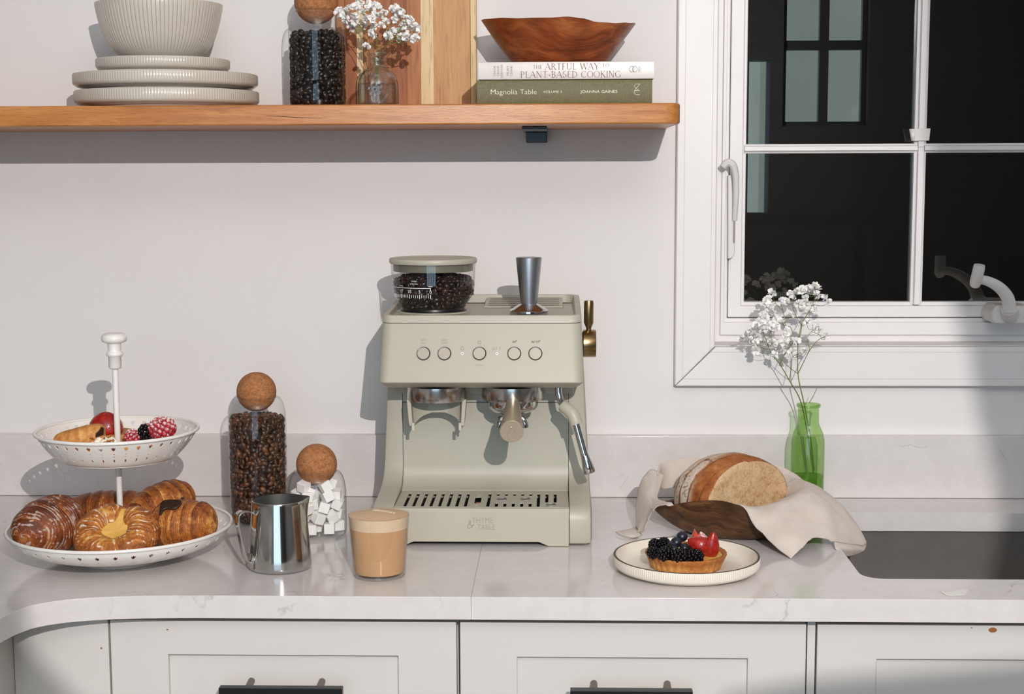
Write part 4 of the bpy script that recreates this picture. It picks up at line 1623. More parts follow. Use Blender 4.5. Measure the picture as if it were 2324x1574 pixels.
for px in (961, 1008.5, 1088, 1167, 1215):
    c = on_panel(px, 802)
    m = Matrix.Translation(c) @ ROTP
    b = mk('button', xf(lathe([(0, .0018), (.0084, .0018), (.0088, .0014), (.0088, .0002)], 36, caps=False), m), 'sage_button' if 'sage_button' in MATS else 'champagne', em)
    mk('button_ring', xf(lathe([(.0088, .0002), (.0089, .0016), (.0097, .0018), (.0101, .0010), (.0101, -.0004)], 36, caps=False), m), 'ring_metal', b)
for px in (1049, 1128):
    c = on_panel(px, 802)
    m = Matrix.Translation(c) @ ROTP
    mk('indicator_lamp', xf(join(lathe([(.0011, .0006), (.0018, .0006), (.0019, -.0002)], 16, caps=False), sphere((0, 0, .0001), .0011, 12, 6)), m), 'chrome', em)


def pfn(px, py):
    c = on_panel(px, py) + nd * .0002
    return lambda u, v, w_: c + Vector((1, 0, 0)) * u + td * v + nd * w_


for px, py, s, wd in ((961, 772, 'MEMO', .0080), (961, 778.5, 'SOLO', .0068), (1008.5, 772, 'MEMO', .0080), (1008.5, 778.5, 'DOPPIO', .0100), (1088, 828.5, 'PERCOLA', .0122)):
    text('button_lettering', s, 'icon_grey', em, pfn(px, py), .0042, width=wd, extr=.0001)


def icon(px, py, polys, rad=.00035):
    f = pfn(px, py)
    return join(*[tube([f(a * .001, b * .001, 0) for a, b in q], rad, 5) for q in polys])


circ = lambda cx, cy, r, a0=0, a1=2 * PI: [(cx + r * math.cos(a0 + (a1 - a0) * i / 12), cy + r * math.sin(a0 + (a1 - a0) * i / 12)) for i in range(13)]
mk('cup_symbol', icon(1167, 775, [[(-2.4, 1.6), (-2, -1.6), (1.6, -1.6), (2, 1.6)], [(-2.2, .4), (1.8, .4)], [(-2, -.4), (1.8, -.4)], circ(2.6, 1.6, 1.1, -1.6, 2)], .0005), 'icon_grey', em)
mk('cup_symbol', icon(1210, 775, [[(-2.4, 1.6), (-2, -1.6), (1.6, -1.6), (2, 1.6)], [(-2.2, .4), (1.8, .4)], [(-2, -.4), (1.8, -.4)]], .0005), 'icon_grey', em)
mk('cup_symbol', icon(1220, 775, [[(-2.4, 1.6), (-2, -1.6), (1.6, -1.6), (2, 1.6)], [(-2.2, .4), (1.8, .4)], circ(2.6, 1.6, 1.1, -1.6, 2)], .0005), 'icon_grey', em)
mk('kettle_symbol', icon(1049, 790, [circ(0, -.6, 2.4, 2.2, 7.2), [(-1.6, 1.2), (0, 3.6), (1.6, 1.2)]]), 'icon_grey', em)
mk('power_symbol', icon(1088, 777, [circ(0, 0, 2.2)]), 'icon_grey', em)
mk('steam_symbol', icon(1127, 790, [circ(-4.4, -.6, 2, 2.4, 6.9), [(-4.4, -.2), (-4.4, 2)], [(0, -2), (0, 2.6)], [(4, 2.6), (5.2, 1.2), (4.2, 0), (5.2, -2)]]), 'icon_grey', em)
# grinder outlet
gx, gyc = -.1785, -.268
gr = mk('grinder_collar', lathe([(.040, .2245), (.0446, .2240), (.0446, .2045), (.0435, .2025), (.0405, .2020), (.0405, .2060), (0, .2060)], 72, (gx, gyc, 0), caps=False), 'steel', em, smooth=40)


def cyl(cx, cy, r, z, a0):
    return lambda u, v, w_: Vector((cx + (r + w_) * math.sin(a0 + u / r), cy - (r + w_) * math.cos(a0 + u / r), z + v))


text('collar_lettering', 'GRINDER', 'print_black', gr, cyl(gx, gyc, .0448, .2068, -.06), .0046, width=.0175)
# cradle under the grinder: curved shield, two arms, two pegs
V, Fc = [], []
na = 40
for i in range(na + 1):
    a = math.radians(8 + 164 * i / na)          # round the back
    x, y = math.cos(a), math.sin(a)
    e = abs(2 * i / na - 1)
    zb = .1800 - .0225 * e ** 2
    for rr in (.0395, .0425):
        V.append(Vector((gx + rr * x, gyc - .004 + rr * y * .62, .2060)))
        V.append(Vector((gx + (rr - .003) * x, gyc - .004 + (rr - .003) * y * .62, zb)))
for i in range(na):
    a, b = i * 4, (i + 1) * 4
    Fc += [(a, b, b + 1, a + 1), (a + 2, a + 3, b + 3, b + 2), (a, a + 2, b + 2, b), (a + 1, b + 1, b + 3, a + 3)]
Fc += [(0, 1, 3, 2), (na * 4, na * 4 + 2, na * 4 + 3, na * 4 + 1)]
cr = mk('cradle', (V, Fc), 'sage', em, smooth=40)
mk('cradle_tongue', prism([(gx - .012, .2040), (gx + .012, .2040), (gx + .0165, .1805), (gx + .013, .1795), (gx - .013, .1795), (gx - .0165, .1805)], gyc + .0170, gyc + .0195, 'y'), 'sage', cr, bevel=0.0008)
for s in (-1, 1):
    pr = [(.0440, .2045), (.0375, .2045), (.0360, .1760), (.0350, .1665), (.0395, .1640), (.0412, .1700)]
    mk('cradle_arm', prism([(gx + s * a, b) for a, b in pr], gyc - .016, gyc + .004, 'y'), 'sage', cr, bevel=0.001)
    mk('cradle_peg', tube([(gx + s * .0348, gyc - .016, .1700), (gx + s * .0345, gyc - .016, .1590)], .0026, 14), 'ceramic', cr)
# group head and portafilter
hx, hy = -.0672, -.268
gh = mk('group_head', lathe([(.042, .2245), (.0452, .2240), (.0452, .2065), (.0442, .2030), (.036, .2022), (0, .2022)], 72, (hx, hy, 0), caps=False), 'steel', em, smooth=40)
text('collar_lettering', '58MM CAFE GROUP HEAD', 'print_black', gh, cyl(hx, hy, .0454, .2062, -.05), .0034, width=.0385)
pf = mk('portafilter', lathe([(.0352, .2022), (.0352, .1945), (.0340, .1895), (.0290, .1850), (.0200, .1825), (0, .1820)], 64, (hx, hy, 0), caps=False), 'chrome', em, smooth=50)
d0 = P(1164, 913, -.303)
d1 = P(1161, 979, -.405)
ax = (d1 - d0).normalized()
pts = [d0 - ax * .010, d0, d0.lerp(d1, .12), d0.lerp(d1, .55), d0.lerp(d1, .95), d1 - ax * .0005, d1]
V, Fc = tube(pts, [.0085, .0100, .0106, .0138, .0163, .0165, .0160], 40, True)
mk('handle', (V, Fc), 'champagne', pf, smooth=30)
sx = Vector((1, 0, 0))
sy_ = ax.cross(sx).normalized()
if sy_.z < 0:
    sy_ = -sy_
mk('handle_ampersand', ampersand(d1 + ax * .0001 - sx * .0012, .0082, sx, sy_, .0006), 'champagne', pf)
for s in (-1, 1):
    mk('spout', tube(catmull([(hx, hy - .006, .183), (hx + s * .010, hy - .010, .1785), (hx + s * .0175, hy - .012, .1715), (hx + s * .0195, hy - .012, .1625)], 6), [.0065] * 12 + [.0050] * 7, 14), 'chrome', pf)
# steam wand
wp = [P(x, y, Y) for x, y, Y in ((1267, 872, -.285), (1268, 893, -.286), (1273, 911, -.290), (1284, 928, -.298))]
wd = mk('steam_wand', tube(catmull(wp, 6), .0052, 16), 'chrome', em)
mk('grip_sleeve', tube(catmull([P(1277, 920, -.294), P(1289, 929, -.299), P(1301, 942, -.303), P(1308, 962, -.305)], 6), [.0088, .0092, .0094, .0094, .0094, .0094, .0094, .0094, .0095, .0096, .0096, .0096, .0096, .0097, .0097, .0097, .0097, .0097, .0094], 20), 'sage', wd, smooth=60)
mk('wand_tube', tube([P(1306, 957, -.305), P(1328, 1037, -.309)], .0060, 18), 'chrome', wd)
mk('wand_nozzle', tube([P(1327, 1033, -.309), P(1330, 1043, -.3095), P(1334, 1056, -.310), P(1338, 1071, -.3105), P(1339, 1074, -.3107)], [.0060, .0072, .0086, .0086, .0070], 18), 'chrome', wd, smooth=50)
# brass steam knob on the right flank
kz, ky = .2775, -.20
kn = mk('steam_knob', tube([(CX + .1440, ky, kz), (.0385, ky, kz), (.0560, ky, kz), (.0572, ky, kz), (.0574, ky, kz)], [.010, .0208, .0208, .0200, .0185], 40), 'brass', em, smooth=35)
mk('lever', lathe([(.0045, .296), (.0038, .3005), (.0050, .3035), (.0074, .3090), (.0074, .3390), (.0066, .3425), (0, .3430)], 28, (.0463, ky, 0), caps=False), 'brass', kn, smooth=40)

# ------------------------------------------------------------------ bean hopper and tamper on top
TZ = .3268
hp = thing('bean_hopper', 'round clear bean hopper with beige lid on top of the coffee machine', 'hopper', (-.1882, -.2, TZ))
mk('glass_body', lathe([(.0475, .0045), (.0478, .0060), (.0505, .0120), (.0575, .0215), (.0612, .0285), (.0618, .0335), (.0640, .0715), (.0640, .0730)], 96, caps=False), 'hopper_glass', hp, local=True, smooth=50)
mk('base_ring', lathe([(.0440, 0), (.0500, .0002), (.0500, .0025), (.0470, .0030), (.0465, .0055), (0, .0055)], 64, caps=False), 'black_metal', hp, local=True, smooth=40)
mk('seat_ring', lathe([(.0560, -.0002), (.0560, .0010), (.0505, .0014)], 64, caps=False), 'sage', hp, local=True)
mk('lid', lathe([(.0600, .0725), (.0652, .0728), (.0662, .0745), (.0662, .0785), (.0650, .0805), (.0610, .0808), (.0585, .0790), (.0560, .0782), (0, .0780)], 96, caps=False), 'sage', hp, local=True, smooth=40)
mk('lid_collar', lathe([(.0605, .0725), (.0600, .0615), (.0585, .0610)], 72, caps=False), 'sage_dark', hp, local=True)
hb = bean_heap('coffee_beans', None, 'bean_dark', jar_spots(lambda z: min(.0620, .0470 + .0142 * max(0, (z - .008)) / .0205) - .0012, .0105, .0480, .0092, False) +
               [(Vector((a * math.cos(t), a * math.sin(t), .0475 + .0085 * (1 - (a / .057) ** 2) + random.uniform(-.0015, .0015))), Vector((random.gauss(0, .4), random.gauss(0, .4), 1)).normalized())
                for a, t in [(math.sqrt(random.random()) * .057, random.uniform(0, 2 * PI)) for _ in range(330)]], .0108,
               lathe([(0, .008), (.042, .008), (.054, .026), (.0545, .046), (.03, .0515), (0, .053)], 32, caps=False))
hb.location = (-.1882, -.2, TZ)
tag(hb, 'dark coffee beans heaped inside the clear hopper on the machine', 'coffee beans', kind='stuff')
hm = lambda px: math.asin(max(-1, min(1, (P(px, 640, -.262).x + .1882) / .0640)))
sc_v = []


def hop_pt(a, z):
    rr = .0626 + (z - TZ - .0335) / .038 * .0014
    return Vector((-.1882 + rr * math.sin(a), -.2 - rr * math.cos(a), z))


zt_ = P(950, 673, -.263).z
angs = [hm(977) + (hm(951) - hm(977)) / 5 * i for i in range(23)]
ticks = []
for i, a in enumerate(angs):
    if a < -1.5:
        break
    w_ = .011 if i % 5 else .016
    h_ = .0024 if i % 5 else .0033
    k = len(sc_v)
    ticks.append(([hop_pt(a - w_ / 2, zt_ - h_), hop_pt(a + w_ / 2, zt_ - h_), hop_pt(a + w_ / 2, zt_ + h_ * .8), hop_pt(a - w_ / 2, zt_ + h_ * .8)], [(0, 1, 2, 3)]))
mk('scale_ticks', join(*ticks), 'print_white', hp, smooth=0, solid=.0002)
zl = zt_ + .0120
ring = [[hop_pt(-1.5 + (angs[0] + 1.5) * i / 30, zl + d) for i in range(31)] for d in (-.0004, .0004)]
V = ring[0] + ring[1]
mk('scale_line', join((V, [(i, i + 1, i + 32, i + 31) for i in range(30)]), ([hop_pt(angs[0] - .008, zl - .003), hop_pt(angs[0] + .008, zl - .003), hop_pt(angs[0] + .008, zl + .0004), hop_pt(angs[0] - .008, zl + .0004)], [(0, 1, 2, 3)])), 'print_white', hp, smooth=0, solid=.0002)
for i, s in ((0, '0'), (5, '5'), (10, '10'), (15, '15')):
    text('scale_number', s, 'print_white', hp, lambda u, v, w_, a=angs[i]: hop_pt(a + u / .063, zt_ + .0067 + v), .0066)
text('scale_lettering', 'FINE', 'print_white', hp, lambda u, v, w_: hop_pt(angs[0] + u / .063, zl + .0027 + v), .0026, width=.0055)
text('scale_lettering', 'COARSE', 'print_white', hp, lambda u, v, w_: hop_pt(angs[15] + u / .063, zl + .0027 + v), .0024, width=.0075)
text('scale_lettering', 'SLOWER', 'print_white', hp, lambda u, v, w_: hop_pt(angs[8] + .02 + u / .063, zl + .0100 + v), .0026, width=.0085)
text('scale_lettering', 'EXTRACTION', 'print_white', hp, lambda u, v, w_: hop_pt(angs[8] + .02 + u / .063, zl + .0062 + v), .0026, width=.0125)

tm = thing('tamper', 'silver metal coffee tamper standing on top of the coffee machine', 'tamper', (-.0427, -.2635, TZ))
mk('base', lathe([(.0262, 0), (.0282, .0006), (.0282, .0068), (.0275, .0076), (.0220, .0115), (.0150, .0155), (.0122, .0170)], 64, caps=False), 'chrome', tm, local=True, smooth=35)
mk('handle', lathe([(.0122, .0165), (.0126, .0190), (.0190, .0828), (.0190, .0840), (.0182, .0848), (0, .0850)], 56, caps=False), 'aluminium', tm, local=True, smooth=35)

# ================================================================== worktop, left half
# ------------------------------------------------------------------ two-tier cake stand
sx0, sy0 = -0.6095, -0.426
cs = thing('cake_stand', 'two-tier white metal cake stand with pierced trays and turned knob', 'cake stand', (sx0, sy0, 0))


def pierced_tray(name, parent, prof, ncell, holes, r_rim, z_rim):
    """wall of revolution cut with repeated holes. prof(v) -> (r, z); v 0 at the floor, 1 at the rim"""
    V, Fc = [], []
    rows = [0, .06, .12, .18, .25, .33, .4, .48, .55, .63, .7, .78, .85, .93, 1.0]
    outer = [(0, v) for v in reversed(rows)] + [(.5, 0)] + [(1, v) for v in rows] + [(.5, 1)]
    outer = [(0, v) for v in rows[::-1]] + [(.25, 0), (.5, 0), (.75, 0)] + [(1, v) for v in rows] + [(.75, 1), (.5, 1), (.25, 1)]
    v2, f2 = perforate(outer, holes, [(u, v) for u in (.15, .85) for v in rows[1:-1]] + [(u, v) for u in (.33, .5, .67) for v in (.06, .12, .18, .25)])
    for c in range(ncell):
        k = len(V)
        for p in v2:
            t = 2 * PI * (c + p.x) / ncell
            r, z = prof(p.y)
            V.append(Vector((r * math.cos(t), r * math.sin(t), z)))
        Fc += [tuple(i + k for i in q) for q in f2]
    # second skin 1 mm inside, joined along every cut edge
    m_ = len(V)
    V2 = []
    for p in V:
        d = Vector((p.x, p.y, 0)).normalized()
        V2.append(p - d * .0010 + Vector((0, 0, .0004)))
    cnt = {}
    q4 = lambda p: (round(p.x, 6), round(p.y, 6), round(p.z, 6))
    for f in Fc:
        for i in range(3):
            e = (f[i], f[(i + 1) % 3])
            kk = tuple(sorted((q4(V[e[0]]), q4(V[e[1]]))))
            cnt.setdefault(kk, []).append(e)
    rimf = [(l[0][0], l[0][1], l[0][1] + m_, l[0][0] + m_) for l in cnt.values() if len(l) == 1]
    w_ = mk(name, (V + V2, Fc + [tuple(i + m_ for i in reversed(f)) for f in Fc] + rimf), 'stand_white', parent, local=True, smooth=40)
    r0, z0 = prof(0)
    mk('tray_floor', lathe([(r0 + .0003, z0), (r0 - .006, z0 - .0006), (0, z0 - .0006)], 80, caps=False), 'stand_white', parent, local=True, solid=0.0011)
    mk('rolled_rim', lathe([(r_rim + .0024 * math.cos(a), z_rim + .0024 * math.sin(a)) for a in [2 * PI * i / 10 for i in range(11)]], 120, caps=False), 'stand_white', parent, local=True, smooth=180)


def tulip(cu, cv, su, sv):
    pts = [(-1, .75), (-.5, .35), (0, .95), (.5, .35), (1, .75), (.85, -.1), (.45, -.65), (0, -.95), (-.45, -.65), (-.85, -.1)]
    return [(cu + a * su, cv + b * sv) for a, b in pts]


prof_low = lambda v: (.096 + .056 * (1 - (1 - v) ** 1.7), .0165 + .0320 * v ** 1.4)
pierced_tray('lower_tray', cs, prof_low, 40, [tulip(.5, .76, .135, .085), oval(.5, .58, .05, .022, 8)], .1522, .0488)
prof_up = lambda v: (.077 + .032 * (1 - (1 - v) ** 1.25), .1450 + .0380 * v ** (1.0 + .35 * (1 - v)))
pierced_tray('upper_tray', cs, prof_up, 40, [tulip(.5, .80, .18, .085), oval(.5, .62, .06, .020, 8), oval(.5, .52, .06, .020, 8), oval(.5, .375, .075, .065, 10)], .1094, .1833)
mk('foot', lathe([(.0560, .0), (.0565, .0012), (.0530, .0030), (.0500, .0140), (.0505, .0160)], 72, (0, 0, 0), caps=False), 'stand_white', cs, local=True, smooth=50, solid=.001)
mk('pole', lathe([(.0042, .0135), (.0042, .27)], 20), 'stand_white', cs, local=True)
mk('knob', lathe([(.0042, .2685), (.0075, .2690), (.0088, .2710), (.0088, .2855), (.0105, .2865), (.0118, .2885), (.0112, .2910), (.0092, .2925), (.0088, .2950), (.0092, .3035), (.0120, .3045), (.0165, .3065), (.0176, .3100), (.0172, .3135), (.0150, .3165), (.0110, .3182), (0, .3190)], 48, caps=False), 'stand_white', cs, local=True, smooth=60)


def croissant(name, label, loc, rot, L, R, bend, ridges, mat, squash=.86, cat='pastry', group='croissants on the lower tray', taper=2.2, wob=.0):
    t = thing(name, label, cat, loc, rot, group)
    nu, nv = 170, 44
    V, Fc, K, FLn = [], [], [], []
    ph = random.uniform(0, 1)
    for i in range(nu + 1):
        s = -1 + 2 * i / nu
        env = max(0.0, 1 - abs(s) ** taper) ** .55
        for j in range(nv):
            a = 2 * PI * j / nv
            ca, sa = math.cos(a), math.sin(a)
            wv = .30 * noise.noise(Vector((s * 2.0 + ph * 9, ca * .9, sa * .9)))
            u2 = abs(s) ** .85 * ridges + .16 * math.sin(a + ph * 6) + wv
            fr = u2 % 1.0
            st = (1 - fr) ** .8
            lip = math.exp(-((fr - .03) / .05) ** 2)
            fine = .5 + .5 * math.sin(u2 * 2 * PI * 5 + 2.5 * noise.noise(Vector((s * 7, ca * 2.2, sa * 2.2))))
            fine = fine ** 2 * (.4 + .6 * max(0, noise.noise(Vector((s * 5 + 3, ca * 3, sa * 3))) + .4))
            r = R * (env * (0.935 + .075 * st - .02 * lip + .010 * fine) + .035) * (1 + .05 * noise.noise(Vector((s * 3 + ph * 9, ca * 1.3, sa * 1.3))))
            V.append(Vector((s * L / 2, r * ca + bend * s * s, r * sa * squash + R * squash * .92)))
            K.append(min(1, .15 + .75 * st) * (.55 + .45 * max(0, sa)))
            FLn.append(fine * (.4 + .6 * fr))
    for i in range(nu):
        for j in range(nv):
            a, b = i * nv + j, i * nv + (j + 1) % nv
            Fc.append((a, b, b + nv, a + nv))
    Fc.append(tuple(range(nv)))
    Fc.append(tuple(range(nu * nv, nu * nv + nv)))
    V = [Vector((v.x, v.y, max(v.z, 0))) for v in V]
    mk('crust', (V, Fc), mat, t, local=True, smooth=180, attrs={'k': K, 'fl': FLn})
    return t


TB = .0170
croissant('croissant', 'glazed croissant seen end-on at the left of the lower tray', (P(121, 1225, -.452).x, -.455, TB + .004), (0, 0, math.radians(78)), .118, .0400, .012, 3.6, 'croissant_glazed', .95, taper=2.6)
croissant('croissant', 'plain brown croissant lying behind the pole on the lower tray', (P(258, 1180, -.350).x, -.346, TB + .006), (0, 0, math.radians(4)), .150, .0340, .016, 3.8, 'croissant_red', .86)
croissant('croissant', 'golden croissant perched on top of the others by the right rim', (P(376, 1150, -.385).x, -.378, TB + .0240), (.10, -.20, math.radians(46)), .100, .0345, .006, 3.3, 'croissant_gold', .90, taper=2.4)
ch = croissant('chocolate_croissant', 'plump croissant with a melted chocolate patch at the right of the tray', (P(416, 1212, -.448).x, -.446, TB + .008), (0, -0.06, math.radians(-14)), .094, .0375, .006, 3.0, 'croissant_gold', .88, taper=3.2)


def drip_patch(parent, center, s):
    """melted chocolate following the rounded crust"""
    pts2 = [(-1.35, .55), (-.9, .95), (.2, .9), (1.1, .75), (1.35, .3), (1.0, -.35), (.6, -.75), (.05, -.6), (-.35, -.45), (-.7, -.6), (-.78, -1.35), (-.95, -1.5), (-1.12, -1.3), (-1.15, -.5)]
    v2, f2 = perforate(pts2, [], [(0, 0), (.5, .2), (-.6, .2), (-.9, -.9), (0, .5), (.8, .1)])
    top = []
    for p in v2:
        x = center[0] + p.x * s
        y = center[1] + p.y * s * .95 - .0
        top.append((x, y))
    return top, f2, v2


cp_ = mk('chocolate_patch', (lambda q: ([Vector((a, b, 0)) for a, b in q[0]], q[1]))(drip_patch(None, (0, 0), .0118)), 'chocolate', ch, local=True, solid=.0022, sub=1)
cp_.location = (-.003, -.0215, .0612)
cp_.rotation_euler = (math.radians(36), 0, math.radians(10))
o = mk('chocolate_drop', sphere((0, 0, 0), .0027, 12, 8, (1, .5, 1.4)), 'chocolate', ch, local=True, smooth=180)
o.location = (-.0010, -.0362, .0285)
o = mk('chocolate_drop', sphere((0, 0, 0), .0024, 10, 6, (1.3, 1, .6)), 'chocolate', ch, local=True, smooth=180)
o.location = (.0060, -.0030, .0675)

# ring danish with custard
dn = thing('ring_danish', 'sugar-dusted ring danish with yellow custard centre at the front of the tray', 'pastry', (P(267, 1222, -.492).x, -.497, TB + .002), (0, 0, 0), 'pastries on the lower tray')
V, Fc, K, FLd = [], [], [], []
nu, nv = 150, 32
tiltm = Matrix.Rotation(math.radians(34), 4, 'X')
for i in range(nu):
    a = 2 * PI * i / nu
    f_ = 0
    for j in range(nv):
        b = 2 * PI * j / nv
        u2 = a * 7 / (2 * PI) + .5 * math.sin(b) + .3 * noise.noise(Vector((math.cos(a) * 2, math.sin(a) * 2, math.cos(b))))
        st = (1 - (u2 % 1.0)) ** .8
        fine = (.5 + .5 * math.sin(u2 * 2 * PI * 4)) ** 2
        gap = 1 - .34 * math.exp(-((a - 1.45) / .22) ** 2)
        r = .0210 * (.95 + .07 * st + .012 * fine) * gap * (1 + .05 * noise.noise(Vector((math.cos(a) * 3, math.sin(a) * 3, b))))
        R_ = .0345
        V.append(tiltm @ Vector(((R_ + r * math.cos(b)) * math.cos(a) * 1.05, (R_ + r * math.cos(b)) * math.sin(a) * .92, r * math.sin(b) * .95)) + Vector((0, 0, .034)))
        K.append((.2 + .7 * st) * (.5 + .5 * max(0, math.cos(b))))
        FLd.append(fine)
for i in range(nu):
    for j in range(nv):
        a, b = i * nv + j, i * nv + (j + 1) % nv
        c, d = ((i + 1) % nu) * nv + j, ((i + 1) % nu) * nv + (j + 1) % nv
        Fc.append((a, c, d, b))
V = [Vector((v.x, v.y, max(v.z, 0))) for v in V]
mk('crust', (V, Fc), 'danish_crust', dn, local=True, smooth=180, attrs={'k': K, 'fl': FLd})
v, f = lathe([(.0385, .0135), (.034, .0140), (.028, .0128), (.020, .0105), (.010, .0085), (0, .0080)], 60, caps=False, mod=lambda th, i: (.0032 * math.sin(3 * th + 1) + .0018 * math.sin(7 * th)) if i < 5 else 0)
mk('custard', ([tiltm @ q + Vector((0, 0, .034)) for q in v], f), 'custard', dn, local=True, smooth=180)

# upper tray sweets
UZ = .1458


def drupe(c, r, n, sq=(1, 1, 1), seed=1, d=.33):
    rnd = random.Random(seed)
    out = []
    for i in range(n):
        z = 1 - 2 * (i + .5) / n
        a = i * 2.39996 + seed
        q = math.sqrt(1 - z * z)
        p = Vector((q * math.cos(a) * sq[0], q * math.sin(a) * sq[1], z * sq[2])) * r * .78
        out.append(sphere(Vector(c) + p, r * d * rnd.uniform(.9, 1.1), 8, 6))
    out.append(sphere(c, r * .78, 12, 8, sq))
    return join(*out)


t1 = thing('strawberry_tart', 'round tart with a big red glazed strawberry on the upper tray', 'pastry', (P(240, 985, -.405).x, -.392, UZ + .0008), group='sweets on the upper tray')
mk('crust', lathe([(.0300, 0), (.0345, .012), (.0360, .021), (.0345, .0245), (.031, .0235), (0, .0220)], 60, caps=False, mod=lambda th, i: .0007 * math.cos(22 * th) if 0 < i < 4 else 0), 'tart_crust', t1, local=True, smooth=60, attrs={'k': [.4] * 360})
v, f = sphere((0, 0, 0), 1, 36, 20)
v = [Vector((q.x * .0225, q.y * .021, q.z * (.0215 if q.z > 0 else .01) + .0270)) * 1.0 + Vector((-.003, 0, 0)) for q in v]
v = [q + q.normalized() * (.0009 * noise.noise(q * 260) + .0006 * noise.noise(q * 520)) for q in v]
mk('strawberry', (v, f), 'strawberry', t1, local=True, smooth=180)
t1.scale = (1.08, 1.0, 1.15)
t2 = thing('cream_pastry', 'nut pastry with whipped cream and a chocolate shard on the upper tray', 'pastry', (P(200, 998, -.46).x, -.462, UZ + .0140), (0, 0, math.radians(14)), group='sweets on the upper tray')
V, Fc = tube(catmull([(-.032, .004, .010), (-.026, .002, .0125), (-.008, 0, .0165), (.010, 0, .0205), (.020, 0, .0200)], 6), [.002, .008, .0105, .0115, .012, .0125, .013, .0132, .0134, .0136, .0138, .014, .0142, .0143, .0144, .0144, .0143, .0142, .014, .0135, .013, .012, .010, .007, .002], 20)
mk('base', xf(prism([(-.024, -.016), (.026, -.020), (.030, .012), (-.020, .014)], -.0122, .004, 'z'), Matrix.Identity(4)), 'tart_crust', t2, local=True, bevel=.003, attrs={'k': [.4] * 8})
mk('roll', ([Vector((q.x, q.y, max(0, q.z))) for q in V], Fc), 'tart_crust', t2, local=True, smooth=180, attrs={'k': [.1 + .7 * ((i // 20 * .31 + .2 * math.sin(i % 20 * .3)) % 1) for i in range(len(V))], 'fl': [random.random() * .6 for i in range(len(V))]})
rn = random.Random(11)
blobs = []
for i in range(46):
    a, r = rn.uniform(0, 6.28), .015 * math.sqrt(rn.random())
    blobs.append(sphere((.018 + r * math.cos(a), -.012 + .8 * r * math.sin(a), .006 + .010 * (1 - (r / .016) ** 2) + rn.uniform(-.001, .003)), rn.uniform(.0028, .0046), 8, 6))
mk('cream', join(*blobs), 'cream', t2, local=True, smooth=180)
bits = []
for i in range(16):
    a, r = rn.uniform(0, 6.28), .015 * math.sqrt(rn.random())
    m = Matrix.Translation((.017 + r * math.cos(a), -.016 + .7 * r * math.sin(a) - .003, 0.0175 + rn.uniform(-.004, .004))) @ Matrix.Rotation(rn.uniform(0, 3), 4, 'Z') @ Matrix.Rotation(rn.uniform(-.7, .7), 4, 'X')
    bits.append(xf(box(-.0026, .0026, -.0011, .0011, -.0008, .0008), m))
o = mk('nut_bits', join(*bits), 'croissant_red', t2, local=True, smooth=0)
o['kind'] = 'stuff'
mk('chocolate_shard', xf(prism([(-.006, 0), (.0055, .001), (.0065, .012), (.003, .0145), (-.0005, .009), (-.005, .006)], -.001, .001, 'y'), Matrix.Translation((.014, -.013, .0205)) @ Matrix.Rotation(.30, 4, 'X') @ Matrix.Rotation(.5, 4, 'Z') @ Matrix.Scale(.85, 4)), 'chocolate', t2, local=True, bevel=.0004)
t2.scale = (1.2, 1.05, 1.1)
t3 = thing('raspberry_tart', 'tart slice with sugared raspberries and one blackberry on the upper tray', 'pastry', (P(348, 992, -.43).x, -.440, UZ + .0150), (0, -.06, math.radians(6)), group='sweets on the upper tray')
mk('crust', prism([(-.036, -.016), (.024, -.016), (.030, .008), (.016, .020), (-.030, .018)], -.0115, .0085, 'z'), 'tart_crust', t3, local=True, bevel=.002, attrs={'k': [.35] * 10})
mk('icing', join(prism([(-.020, -.015), (.024, -.0145), (.029, .008), (.015, .019), (-.014, .015)], .0085, .0118, 'z')), 'cream', t3, local=True, bevel=.0012)
mk('raspberry', drupe((.016, -.002, .0235), .0178, 70, (1.12, .95, .88), 2, .20), 'raspberry', t3, local=True, smooth=180)
mk('raspberry', drupe((-.0225, -.006, .0160), .0110, 44, (1, 1, 1.0), 5, .22), 'raspberry', t3, local=True, smooth=180)
mk('raspberry', drupe((-.0070, .010, .0200), .0100, 40, (1, 1, 1.1), 8, .22), 'raspberry', t3, local=True, smooth=180)
mk('blackberry', drupe((-.0065, -.003, .0190), .0108, 40, (.9, .9, 1.15), 7, .25), 'blackberry', t3, local=True, smooth=180)

t3.scale = (1.05, 1.0, 1.12)

# ------------------------------------------------------------------ jars on the worktop
ball_jar('storage_jar', 'tall glass jar of brown coffee beans with cork ball behind the milk jug', (-0.4630, -0.19, 0.0), 0.0441, 0.1925, 0.0300, 0.0303, 'bean_brown', 0.160, 'brown coffee beans filling the tall jar on the worktop')
SJ = Vector((-0.3588, -0.272, 0))
ball_jar('storage_jar', 'short glass jar of white sugar cubes with cork ball beside the coffee machine', SJ, 0.0432, 0.0936, 0.0292, 0.0303, None, 0, '')
rn = random.Random(21)
cubes = []
S = .0154
tries = 0
lay = [(.0138, 11, 0), (.0290, 11, 1), (.0442, 10, 2), (.0590, 8, 3), (.0725, 4, 4)]
me_c = None
pos = []
for z, cnt, li in lay:
    k = 0
    for ring_, rr in ((0, .0308), (1, .0125)):
        n = 7 if ring_ == 0 else 3
        if li >= 3:
            rr *= .9 if li == 3 else .72
            n = 6 if ring_ == 0 else 2
            if li == 4:
                n = 4 if ring_ == 0 else 0
        for j in range(n):
            a = 2 * PI * (j + .37 * li + .2 * ring_) / n + rn.uniform(-.12, .12)
            pos.append(Vector((rr * math.cos(a), rr * math.sin(a), z + (rn.uniform(0, .003) if li else 0))))
